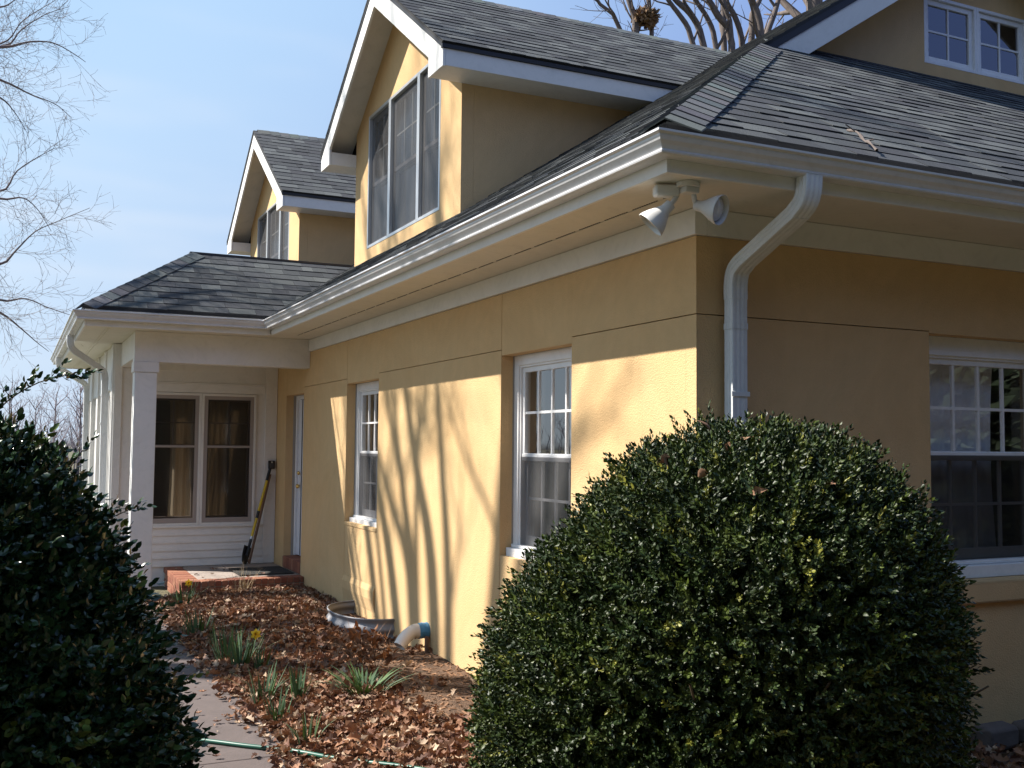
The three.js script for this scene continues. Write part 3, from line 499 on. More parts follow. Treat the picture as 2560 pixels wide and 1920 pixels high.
function curtain(name, label, x0, x1, y0, y1, z, mat, turn, at, group, amp = 1) { // a hanging sheet with folds
  const n = 60, T = new THREE.PlaneGeometry(x1 - x0, y1 - y0, n, 8), P = T.attributes.position, r = rng(Math.round((x0 + z + y0) * 997) + 5), ph = r() * 6;
  for (let i = 0; i < P.count; i++) { const u = P.getX(i), v = (P.getY(i) + (y1 - y0) / 2) / (y1 - y0); P.setZ(i, amp * (0.022 * Math.sin(u * 52 + ph + 1.2 * Math.sin(u * 9)) + 0.012 * Math.sin(u * 23 + ph * 2)) * (0.7 + 0.5 * (1 - v))); P.setX(i, u * (1 - 0.12 * Math.sin(v * 3.1))); }
  T.computeVertexNormals(); const m = new THREE.Mesh(T, mat); m.name = numbered(name); m.castShadow = m.receiveShadow = true; m.position.set(at[0], at[1], at[2]); m.rotation.y = turn; scene.add(m); mat.side = THREE.DoubleSide;
  return tag(m, label, 'curtain', group);
}
curtain('curtain', 'white curtain behind the near window of the long yellow wall', 0, 0.62, 0, 1.5, 0, M.curtain, WL, [0.34, 1.65, -1.60]);
curtain('curtain', 'white curtain behind the far window of the long yellow wall', 0, 0.42, 0, 1.5, 1, M.curtain, WL, [0.36, 1.65, -5.25]);
curtain('curtain', 'tan curtain in the left half of the porch double window', 0, 0.36, 0, 1.75, 2, M.curtainTan, 0, [-1.10, 1.42, -9.28]);
curtain('curtain', 'tan curtain in the right half of the porch double window', 0, 0.34, 0, 1.75, 3, M.curtainTan, 0, [-0.72, 1.42, -9.28]);
curtain('curtain', 'pale sheer curtain inside the window right of the corner downspout', 0, 0.92, 0, 1.5, 4, std({ color: lc(0.80, 0.80, 0.82), roughness: 0.95 }), 0, [1.94, 1.75, -0.26], undefined, 0.3);

// ------------------------------------------------------------------ door and landing
{
  const d = placed('door', 0.10, 0.40, -8.55, WL), W = 0.85, H = 1.945;
  part('door_frame', [B(0.001, 0.05, 0.001, H, -0.1, -0.02, 0.004), B(W - 0.05, W - 0.001, 0.001, H, -0.1, -0.02, 0.004), B(0.05, W - 0.05, H - 0.05, H, -0.1, -0.02, 0.004)], M.vinyl, d);
  part('door_leaf', [B(0.055, W - 0.055, 0.01, H - 0.055, -0.085, -0.045, 0.004)], M.door, d);
  part('dark_strip', B(0.235, 0.25, 0.02, H - 0.06, -0.0445, -0.038), M.dark, d);  // thin dark vertical strip on the door leaf
  for (const [x0, x1, y0, y1] of [[0.08, 0.22, 0.95, 1.8], [0.08, 0.22, 0.15, 0.8], [0.27, 0.5, 0.95, 1.8], [0.27, 0.5, 0.15, 0.8], [0.54, 0.76, 0.95, 1.8], [0.54, 0.76, 0.15, 0.8]]) part('door_panel', B(x0, x1, y0, y1, -0.0448, -0.04, 0.004), M.door, d);
  for (const [x, y, s] of [[0.15, 0.84, 0.028], [0.195, 0.84, 0.018], [0.19, 1.0, 0.024]]) { const k = part('knob', new THREE.SphereGeometry(s, 14, 10), M.brass, d); k.position.set(x, y, -0.02); k.scale.z = 0.8; }
  const br = rng(3);
  for (let i = 0; i < 8; i++) { const z0 = -8.55 + i * 0.106; part('brick', B(-0.012, 0.2, 0.262, 0.395, z0 + 0.005, z0 + 0.101, 0.006), [M.brick, M.brickB, M.brickC][Math.floor(br() * 3)], house); }
  part('mortar', B(-0.004, 0.2, 0.255, 0.388, -8.55, -7.705), M.mortar, house);
}
const LAND = thing('brick_landing', 'red brick landing with grey paving in front of the porch door', 'landing', [0, 0, 0]);
{
  const br = rng(9), mats = [M.brick, M.brickB, M.brickC], x0 = -1.335, z1 = -7.51, zb = -9.03, top = 0.258, pick = () => mats[Math.floor(br() * 3)];
  part('mortar', B(x0 + 0.012, -0.006, -0.05, top - 0.012, zb, z1 - 0.012), M.mortar, LAND);
  // row of bricks on edge round the front and the left side, upright bricks below them
  for (let x = x0 + 0.21; x < -0.02; x += 0.072) { const e = Math.min(x + 0.065, -0.008); part('brick', B(x, e, top - 0.06, top + (br() - 0.5) * 0.004, z1 - 0.2, z1, 0.005), pick(), LAND); part('brick', B(x, e, -0.05, top - 0.068, z1 - 0.1, z1 - 0.004 + (br() - 0.5) * 0.004, 0.005), pick(), LAND); }
  for (let z = z1 - 0.065; z > zb; z -= 0.072) { part('brick', B(x0, x0 + 0.2, top - 0.06, top + (br() - 0.5) * 0.004, z, z + 0.065, 0.005), pick(), LAND); }
  for (let row = 0; row < 4; row++) for (let z = z1 - 0.2 - (row % 2) * 0.1; z > zb; z -= 0.21) part('brick', B(x0 + 0.004, x0 + 0.1, -0.06 + row * 0.066, 0.0 + row * 0.066, z, z + 0.2, 0.005), pick(), LAND);
  for (let row = 0; row < 4; row++) part('brick', B(x0 + 0.004, x0 + 0.2, -0.06 + row * 0.066, 0.0 + row * 0.066, z1 - 0.1, z1 - 0.004, 0.005), pick(), LAND);
  for (const [a, b, c, d] of [[-1.128, -0.66, -8.3, -7.718], [-0.652, -0.012, -8.3, -7.718], [-1.128, -0.66, -9.02, -8.308], [-0.652, -0.012, -9.02, -8.308]]) part('paver', B(a, b, 0.1, top - 0.002 + (br() - 0.5) * 0.003, c, d, 0.005), M.paver, LAND);
}
{
  const mt = new THREE.Mesh(B(-0.66, -0.05, 0.26, 0.274, -8.52, -7.80, 0.005), M.mat); mt.name = 'door_mat'; mt.castShadow = mt.receiveShadow = true; scene.add(mt); tag(mt, 'dark doormat lying on the brick landing before the door', 'doormat');
}
{ // shovel and hoe leaning in the corner
  const a = V(-0.44, 0.30, -8.68), b = V(-0.10, 1.44, -8.93), at = t => a.clone().lerp(b, t);
  const s = thing('shovel', 'yellow handled shovel leaning in the porch corner', 'shovel');
  part('handle', tube([at(0.27), at(0.55), at(0.9)], 0.0165, 10), M.yellow, s);
  part('grip', tube([at(0.87), at(0.93), at(1.0)], 0.019, 10), M.black, s);
  part('grip', tube([at(0.47), at(0.50), at(0.545)], 0.0185, 10), M.black, s);
  part('ferrule', tube([at(0.25), at(0.265), at(0.28)], 0.018, 10), M.steel, s);
  part('socket', tube([at(0.08), at(0.17), at(0.255)], (t) => 0.02 - 0.003 * t, 10), M.black, s);
  const q = new THREE.Shape(); q.moveTo(-0.075, 0.14); q.lineTo(0.075, 0.14); q.quadraticCurveTo(0.082, 0.02, 0.05, -0.06); q.quadraticCurveTo(0.0, -0.1, -0.05, -0.06); q.quadraticCurveTo(-0.082, 0.02, -0.075, 0.14);
  const bl = new THREE.ExtrudeGeometry(q, { depth: 0.004, bevelEnabled: false, curveSegments: 8 }); const P = bl.attributes.position; for (let i = 0; i < P.count; i++) P.setZ(i, P.getZ(i) - 3.2 * P.getX(i) ** 2); bl.computeVertexNormals();
  const m = part('blade', bl, M.black, s); m.position.copy(at(0.06)); m.quaternion.setFromUnitVectors(V(0, 1, 0), b.clone().sub(a).normalize()); m.rotateY(0.75); m.updateMatrix();
  const c = V(-0.335, 0.27, -8.93), e = V(-0.085, 1.37, -8.99), h = thing('hoe', 'brown wooden handled tool leaning behind the yellow shovel', 'garden tool');
  part('handle', tube([c, c.clone().lerp(e, 0.5), e], 0.017, 10), M.handleWood, h);
  part('head', tube([c.clone().add(V(-0.07, 0.0, 0.02)), c.clone().add(V(-0.02, 0.035, 0.01)), c.clone().add(V(0.012, 0.06, 0))], 0.012, 8), M.stake, h);
}
{ // lock box
  const l = thing('lock_box', 'small black key lock box fixed on the porch corner board', 'lock box', [-0.067, 1.436, -9.027]);
  part('body', B(-0.04, 0.04, 0, 0.104, 0, 0.045, 0.008), M.black, l);
  part('cover', B(-0.028, 0.028, 0.012, 0.07, 0.0455, 0.05, 0.004), std({ color: lc(0.06, 0.06, 0.065), roughness: 0.35 }), l);
  part('dial', new THREE.CylinderGeometry(0.012, 0.012, 0.008, 14).rotateX(Math.PI / 2).translate(0, 0.085, 0.049), M.steel, l);
}

// ------------------------------------------------------------------ downspouts, floodlight
function downspout(label, pts, ang, w = 0.098, d = 0.072) { // corrugated rectangular pipe swept along points
  const o = thing('downspout', label, 'downspout', [0, 0, 0], 'downspouts on the eaves');
  const prof = []; const rib = (a, b, n) => { for (let i = 0; i < n; i++) { const t = i / n; prof.push([lerp(a[0], b[0], t), lerp(a[1], b[1], t), Math.sin(t * Math.PI * 6) * 0.0015]); } };
  const W = w / 2, D = d / 2, c = 0.006; rib([-W + c, D], [W - c, D], 18); prof.push([W - c * 0.3, D - c * 0.3, 0]); rib([W, D - c], [W, -D + c], 12); prof.push([W - c * 0.3, -D + c * 0.3, 0]); rib([W - c, -D], [-W + c, -D], 18); prof.push([-W + c * 0.3, -D + c * 0.3, 0]); rib([-W, -D + c], [-W, D - c], 12); prof.push([-W + c * 0.3, D - c * 0.3, 0]);
  const seg = (P, name, sm, scale = 1) => {
    const curve = P.length > 2 ? new THREE.CatmullRomCurve3(P, false, 'centripetal') : new THREE.LineCurve3(P[0], P[1]); const N = sm, rows = [], side = V(Math.cos(ang), 0, -Math.sin(ang));
    for (let i = 0; i <= N; i++) { const p = curve.getPointAt(i / N), t = curve.getTangentAt(i / N), f = side.clone().cross(t).normalize(); rows.push(prof.map(([x, y, r]) => { const m = Math.hypot(x, y), e = 1 + r / m; return p.clone().addScaledVector(side, x * scale * e).addScaledVector(f, y * scale * e * -1); })); }
    const T = new Tris(); let L = 0; for (let i = 0; i < N; i++) { const l = rows[i][0].distanceTo(rows[i + 1][0]); for (let j = 0; j < prof.length; j++) { const k = (j + 1) % prof.length; T.quad(rows[i][j], rows[i][k], rows[i + 1][k], rows[i + 1][j], [j * 0.006, L], [j * 0.006 + 0.006, L], [j * 0.006 + 0.006, L + l], [j * 0.006, L + l]); } L += l; }
    for (const row of [rows[0], rows[N]]) for (let j = 1; j < prof.length - 1; j++) T.tri(row[0], row[j], row[j + 1]);
    return part(name, T.geo(), M.downspout, o);
  };
  const [a, b, c2, e] = pts.map(p => V(...p)), ab = b.clone().sub(a), bc = c2.clone().sub(b), ce = e.clone().sub(c2), u = v => v.clone().normalize();
  const k = 0.075;
  seg([a, b.clone().addScaledVector(u(ab), -k * 0.8), b.clone().addScaledVector(u(ab), -k * 0.25).addScaledVector(u(bc), k * 0.25), b.clone().addScaledVector(u(bc), k)], 'elbow', 14);
  seg([b.clone().addScaledVector(u(bc), k * 0.8), c2.clone().addScaledVector(u(bc), -k * 0.8)], 'offset_pipe', 6, 0.975);
  seg([c2.clone().addScaledVector(u(bc), -k), c2.clone().addScaledVector(u(bc), -k * 0.25).addScaledVector(u(ce), k * 0.25), c2.clone().addScaledVector(u(ce), k), c2.clone().addScaledVector(u(ce), 0.15)], 'elbow', 14);
  seg([c2.clone().addScaledVector(u(ce), 0.12), e], 'pipe', 10, 0.95);
  seg([c2.clone().addScaledVector(u(ce), 0.27), c2.clone().addScaledVector(u(ce), 0.30)], 'joint', 1, 1.02);
  { const q = c2.clone().addScaledVector(u(ce), 0.62), g = new RoundedBoxGeometry(w * 1.12, 0.024, 0.004, 1, 0.001); g.rotateY(ang); g.translate(q.x, q.y, q.z); const sd = V(Math.sin(ang), 0, Math.cos(ang)).multiplyScalar(d / 2 + 0.003); g.translate(sd.x, 0, sd.z); part('strap', g, M.downspout, o); }
  return o;
}
downspout('white downspout on the yellow wall beside the house corner', [[0.215, 2.99, 0.575], [0.205, 2.86, 0.572], [0.19, 2.635, 0.065], [0.19, -0.1, 0.06]], 0);
downspout('white downspout at the left end of the porch, nearer of the two', [[-2.46, 2.99, -8.9], [-2.455, 2.84, -8.9], [-2.05, 2.60, -9.2], [-2.03, 0.05, -9.25]], -Math.PI / 2, 0.075, 0.075);
downspout('white downspout at the far left end of the sunroom wall', [[-2.46, 2.99, -12.4], [-2.455, 2.84, -12.4], [-2.05, 2.62, -12.7], [-2.03, 0.05, -12.75]], -Math.PI / 2, 0.085, 0.075);
{
  const f = thing('floodlight', 'white twin floodlight under the eave at the house corner', 'floodlight', [-0.36, 2.935, 0.37]);
  part('canopy', new THREE.CylinderGeometry(0.052, 0.056, 0.022, 28).translate(0.03, -0.012, 0.03), M.lampMetal, f);
  part('sensor_box', new RoundedBoxGeometry(0.115, 0.052, 0.065, 3, 0.014).rotateY(-0.35).translate(-0.045, -0.035, -0.03), M.lampMetal, f);
  part('junction', B(0.0, 0.075, -0.05, -0.02, 0.0, 0.06, 0.008), M.lampMetal, f);
  const head = (c, dir, arm) => {
    const d = V(...dir).normalize(), g = new THREE.LatheGeometry([[0.012, -0.085], [0.024, -0.082], [0.026, -0.05], [0.034, -0.03], [0.056, 0.01], [0.066, 0.035], [0.069, 0.05], [0.065, 0.051], [0.062, 0.036], [0.052, 0.012]].map(([x, y]) => new THREE.Vector2(x, y)), 32);
    const q = new THREE.Quaternion().setFromUnitVectors(V(0, 1, 0), d);
    const m = part('lamp_shade', g, std({ color: lc(0.62, 0.62, 0.61), roughness: 0.45, side: THREE.DoubleSide }), f); m.position.set(...c); m.quaternion.copy(q);
    const lens = part('lens', new THREE.SphereGeometry(0.052, 24, 8, 0, Math.PI * 2, 0, 0.9).scale(1.25, 0.55, 1.25).translate(0, 0.015, 0), M.lens, f); lens.position.set(...c); lens.quaternion.copy(q);
    const back = V(...c).addScaledVector(d, -0.08); part('arm', tube([V(...arm), V(...arm).lerp(back, 0.5).add(V(0, -0.006, 0)), back], 0.012, 10), M.lampMetal, f);
  };
  head([-0.085, -0.155, -0.035], [-0.60, -0.72, -0.35], [0.0, -0.05, -0.01]);
  head([0.125, -0.115, 0.075], [0.42, -0.30, 0.85], [0.06, -0.045, 0.03]);
}

// ------------------------------------------------------------------ window well, pipe, hose, roof twig, edging stones
{
  const w = thing('window_well', 'galvanized half round window well against the yellow wall', 'window well', [0, 0, 0]);
  const pts = []; const n = 36; for (let i = 0; i <= n; i++) { const t = i / n, a = Math.PI * t; pts.push([-0.39 * Math.pow(Math.sin(a), 0.8), -5.0 - 0.58 * Math.cos(a)]); }
  const T = new Tris(), rows = 28, y0 = -0.05, y1 = 0.25; const P = (i, j) => { const y = lerp(y0, y1, j / rows), r = 0.012 * Math.sin(j / rows * Math.PI * 2 * 3.2), [x, z] = pts[i]; const nx = x / 0.42, nz = (z + 5.03) / 0.62, m = Math.hypot(nx, nz) || 1; return V(Math.min(x + nx / m * r, -0.001), y, z + nz / m * r); };
  for (let i = 0; i < n; i++) for (let j = 0; j < rows; j++) T.quad(P(i, j), P(i, j + 1), P(i + 1, j + 1), P(i + 1, j));
  part('wall', mergeVertices(T.geo()).toNonIndexed(), M.galv, w); w.children[0].geometry = (() => { const g = mergeVertices((() => { const q = T.geo(); q.deleteAttribute('normal'); q.deleteAttribute('uv'); return q; })()); g.computeVertexNormals(); return g; })();
  part('rim', tube(pts.map(([x, z]) => V(Math.min(x, -0.008), y1, z)), 0.007, 8, 60), M.galv, w);
}
{
  const p = thing('drain_pipe', 'cream plastic drain elbow sticking out of the yellow wall', 'pipe', [0, 0.285, -3.62]);
  const pts = [V(0.02, 0, 0), V(-0.08, 0.0, 0), V(-0.14, -0.005, 0.01), V(-0.205, -0.045, 0.03), V(-0.25, -0.10, 0.045)];
  part('elbow', tube(pts, 0.052, 22, 26), M.pvc, p); part('elbow_inside', tube(pts, 0.045, 22, 26), M.pvc, p);
  const e = pts[4], d = e.clone().sub(pts[3]).normalize(); const ring = new THREE.RingGeometry(0.045, 0.052, 24); const m = part('lip', ring, M.pvc, p); m.position.copy(e); m.quaternion.setFromUnitVectors(V(0, 0, 1), d);
  part('collar', tube([V(-0.085, 0, 0), V(-0.105, 0, 0.002), V(-0.125, -0.003, 0.006)], 0.058, 22), M.pvc, p);
  const tp = tube([V(0.005, 0, 0), V(-0.03, 0.001, 0), V(-0.083, 0, 0)], 0.061, 20, 20), P = tp.attributes.position; for (let i = 0; i < P.count; i++) { const k = 0.008 * noise3.noise(P.getX(i) * 60, P.getY(i) * 45, P.getZ(i) * 45); P.setY(i, P.getY(i) * (1 + k * 16)); P.setZ(i, P.getZ(i) * (1 + k * 16)); } tp.computeVertexNormals(); part('tape', tp, M.tape, p);
  const st = thing('stake', 'brown wooden stake under the blue taped drain pipe', 'stake', [-0.03, 0.05, -3.56]); part('post', B(-0.014, 0.014, 0, 0.2, -0.016, 0.016, 0.003), M.stake, st); part('tip', new THREE.ConeGeometry(0.016, 0.05, 4).rotateX(Math.PI).translate(0, -0.026, 0), M.stake, st);
}
{
  const pts = [[-3.3, 0.09, -2.9], [-2.75, 0.10, -2.3], [-2.35, 0.112, -2.02], [-2.068, 0.112, -1.844], [-1.82, 0.112, -1.60], [-1.6, 0.113, -1.385], [-1.47, 0.125, -1.16], [-1.36, 0.14, -0.98], [-1.2, 0.15, -0.78], [-0.95, 0.16, -0.4], [-0.7, 0.17, 0.1]].map(p => V(...p));
  const h = new THREE.Mesh(tube(pts, 0.0125, 10, 120), M.hose); h.name = 'garden_hose'; h.castShadow = h.receiveShadow = true; scene.add(h); tag(h, 'green garden hose lying across the path and leaves', 'hose');
}
{
  const y = (z) => ROOF(-z), P = (x, z, h) => V(x, y(z) + h, z), t = thing('fallen_twig', 'small broken twig lying on the shingles above the gutter', 'twig');
  part('stick', tube([P(0.80, 0.20, 0.03), P(0.78, 0.29, 0.05), P(0.76, 0.36, 0.03), P(0.72, 0.43, 0.045), P(0.70, 0.50, 0.03)], (u) => 0.0065 + 0.002 * Math.sin(u * 20), 8), M.bark, t);
  part('side_twig', [tube([P(0.76, 0.36, 0.03), P(0.80, 0.38, 0.05)], 0.004, 6), tube([P(0.78, 0.27, 0.05), P(0.74, 0.25, 0.07)], 0.0035, 6)], M.bark, t);
}
for (const [x, z, w, l] of [[1.86, 0.14, 0.26, 0.14], [2.16, 0.17, 0.3, 0.15], [2.5, 0.16, 0.28, 0.15]]) {
  const g = new RoundedBoxGeometry(w, 0.14, l, 3, 0.04), P = g.attributes.position; for (let i = 0; i < P.count; i++) { const k = 0.02 * fbm(P.getX(i) * 9 + x * 7, P.getY(i) * 9, P.getZ(i) * 9, 3); P.setXYZ(i, P.getX(i) + k, P.getY(i) + k, P.getZ(i) - k); } g.computeVertexNormals(); muv(g);
  const m = new THREE.Mesh(g, M.stone); m.name = numbered('edging_stone'); m.position.set(x, 0.19, z); m.castShadow = m.receiveShadow = true; scene.add(m);
  tag(m, ['grey edging stone at the wall foot, next to the round bush', 'grey edging stone at the wall foot, second from the round bush', 'grey edging stone at the wall foot, farthest from the round bush'][used.edging_stone], 'stone', 'edging stones along the shaded wall');
}

// ------------------------------------------------------------------ foliage
function leafGeo(len, wid, fold, curl, n = 3) { // pointed oval leaf, folded along the midrib, base at the origin, growing along +y
  const T = new Tris(), L = [], Rr = [], C = []; for (let i = 0; i <= n; i++) { const t = i / n, w = wid / 2 * Math.pow(Math.sin(Math.PI * (0.06 + 0.92 * Math.pow(t, 0.85))), 0.8) * (i === n ? 0.15 : 1), y = len * t, z = -curl * t * t * len; C.push(V(0, y, z)); L.push(V(-w, y, z + fold * w)); Rr.push(V(w, y, z + fold * w)); }
  for (let i = 0; i < n; i++) { T.quad(C[i], L[i], L[i + 1], C[i + 1]); T.quad(Rr[i], C[i], C[i + 1], Rr[i + 1]); } const g = T.geo(); const q = mergeVertices((() => { g.deleteAttribute('normal'); g.deleteAttribute('uv'); return g; })()); q.computeVertexNormals(); return q;
}
function sprig(r, count, twigLen, leaf, spread, sizeV) { // leaves up a little twig that grows along +y
  const out = []; for (let i = 0; i < count; i++) { const t = (i + 0.5) / count, g = leaf.clone(), s = sizeV(t, r), a = i * 2.4 + r() * 0.9, m = new THREE.Matrix4(); const tilt = spread * (1 - 0.45 * t) + (r() - 0.5) * 0.5; const q = new THREE.Quaternion().setFromEuler(new THREE.Euler(tilt, 0, (r() - 0.5) * 0.5)); const qy = new THREE.Quaternion().setFromAxisAngle(V(0, 1, 0), a); m.compose(V((r() - 0.5) * 0.006, twigLen * t, (r() - 0.5) * 0.006), qy.multiply(q), V(s, s, s)); g.applyMatrix4(m); out.push(g); }
  return mergeGeometries(out);
}
function foliage(parent, name, geos, mat, spots, colors, r) { // instanced sprigs
  const per = geos.map(() => []); spots.forEach((s) => per[Math.floor(r() * geos.length)].push(s));
  geos.forEach((g, k) => { const im = new THREE.InstancedMesh(g, mat, per[k].length), q = new THREE.Quaternion(), m = new THREE.Matrix4(); per[k].forEach((s, i) => { q.setFromUnitVectors(V(0, 1, 0), s.d); q.multiply(new THREE.Quaternion().setFromAxisAngle(V(0, 1, 0), r() * 6.283)); m.compose(s.p, q, V(s.s, s.s, s.s)); im.setMatrixAt(i, m); im.setColorAt(i, colors(r, s)); }); im.name = name; im.castShadow = im.receiveShadow = true; im.userData.kind = 'stuff'; parent.add(im); });
}
function lobesSpots(lobes, r, density, depthMax, jitter, clumpF) { // points in the outer shell of a union of ellipsoids
  const spots = []; const inside = (p, skip, sc) => lobes.some((l, i) => i !== skip && ((p.x - l.c[0]) / (l.r[0] * sc)) ** 2 + ((p.y - l.c[1]) / (l.r[1] * sc)) ** 2 + ((p.z - l.c[2]) / (l.r[2] * sc)) ** 2 < 1);
  lobes.forEach((l, li) => { const area = 12.57 * Math.pow((Math.pow(l.r[0] * l.r[1], 1.6) + Math.pow(l.r[0] * l.r[2], 1.6) + Math.pow(l.r[1] * l.r[2], 1.6)) / 3, 1 / 1.6), n = area * density; for (let i = 0; i < n; i++) { const d = V(r() * 2 - 1, r() * 2 - 1, r() * 2 - 1); if (d.lengthSq() > 1 || d.lengthSq() < 0.01) { i--; continue; } d.normalize(); const bump = clumpF(d, li), dep = depthMax * Math.pow(r(), 1.5), k = 1 + bump; const rr = Math.min(...l.r), p = V(l.c[0] + d.x * (l.r[0] * k - dep * l.r[0] / rr * 0.9), l.c[1] + d.y * (l.r[1] * k - dep), l.c[2] + d.z * (l.r[2] * k - dep)); if (p.y < bedH(clamp(p.x, -1.7, 6), p.z) + 0.03) continue; if (inside(p, li, 1 - depthMax / rr * 0.9)) continue; const nrm = V(d.x / l.r[0], d.y / l.r[1], d.z / l.r[2]).normalize(); nrm.x += (r() - 0.5) * jitter; nrm.y += (r() - 0.5) * jitter + 0.25; nrm.z += (r() - 0.5) * jitter; nrm.normalize(); spots.push({ p, d: nrm, s: 0.75 + 0.55 * r(), dep }); } });
  return spots;
}
{ // clipped boxwood at the corner
  const r = rng(404), b = thing('boxwood_shrub', 'large rounded green boxwood shrub in front of the house corner', 'shrub');
  const lobes = [{ c: [-0.66, 1.03, 1.20], r: [0.70, 0.77, 0.70] }, { c: [-1.0, 0.74, 1.02], r: [0.53, 0.75, 0.53] }, { c: [-0.52, 1.18, 1.25], r: [0.54, 0.61, 0.54] }, { c: [-0.44, 0.52, 1.25], r: [0.53, 0.70, 0.53] }, { c: [-0.80, 0.40, 1.30], r: [0.66, 0.64, 0.64] }];
  const clump = (d, li) => 0.06 * fbm(d.x * 3.2 + li * 7, d.y * 3.2, d.z * 3.2, 3) + 0.055 * noise3.noise(d.x * 9 + li, d.y * 9, d.z * 9) + 0.035 * noise3.noise(d.x * 21 + li, d.y * 21, d.z * 21);
  const leaf = leafGeo(0.0175, 0.0098, 0.35, 0.25, 3), geos = []; for (let i = 0; i < 5; i++) geos.push(sprig(r, 13, 0.075, leaf, 1.05, (t, q) => (0.75 + 0.5 * q()) * (1.1 - 0.35 * t)));
  const spots = lobesSpots(lobes, r, 3300, 0.24, 1.7, clump);
  foliage(b, 'foliage', geos, M.box, spots, (q, s) => { const n = q(); const c = new THREE.Color(); const k = 0.6 + 0.8 * q(); if (n < 0.045) c.setRGB(0.17 * k, 0.17 * k, 0.025 * k); else if (n < 0.4) c.setRGB(0.047 * k, 0.066 * k, 0.008 * k); else c.setRGB(0.020 * k, 0.036 * k, 0.006 * k); return c; }, r);
  const st = []; for (let i = 0; i < 26; i++) { const a = r() * 6.28, e = 0.35 + 0.5 * r(), p0 = V(-0.72 + (r() - 0.5) * 0.2, 0.1, 1.2 + (r() - 0.5) * 0.2), p2 = p0.clone().add(V(Math.cos(a) * e, 0.7 + 0.75 * r() * (1.2 - e), Math.sin(a) * e * 0.9)), p1 = p0.clone().lerp(p2, 0.5).add(V(-Math.cos(a) * 0.08, 0.1, -Math.sin(a) * 0.08)); st.push(tube([p0, p1, p2], (t) => 0.014 * (1 - 0.75 * t), 5, 8)); }
  part('stem', st, M.stem, b);
  { const lf = leafGeo(0.055, 0.032, 0.6, 0.7, 4), mm = new THREE.MeshPhysicalMaterial({ color: lc(0.26, 0.14, 0.08), roughness: 0.8, side: THREE.DoubleSide }); for (let i = 0; i < 16; i++) { const a = r() * 6.28, e = Math.sqrt(r()) * 0.5, l = lobes[0], x = l.c[0] + Math.cos(a) * e + 0.05, z = l.c[2] + Math.sin(a) * e * 0.8 + 0.15, y = l.c[1] + l.r[1] * Math.sqrt(Math.max(0.1, 1 - ((x - l.c[0]) / l.r[0]) ** 2 - ((z - l.c[2]) / l.r[2]) ** 2)) + 0.02; const m = part('dead_leaf', lf, mm, b); m.position.set(x, y, z); m.rotation.set(r() * 6, r() * 6, r() * 6); } }
  console.log('box sprigs', spots.length);
}
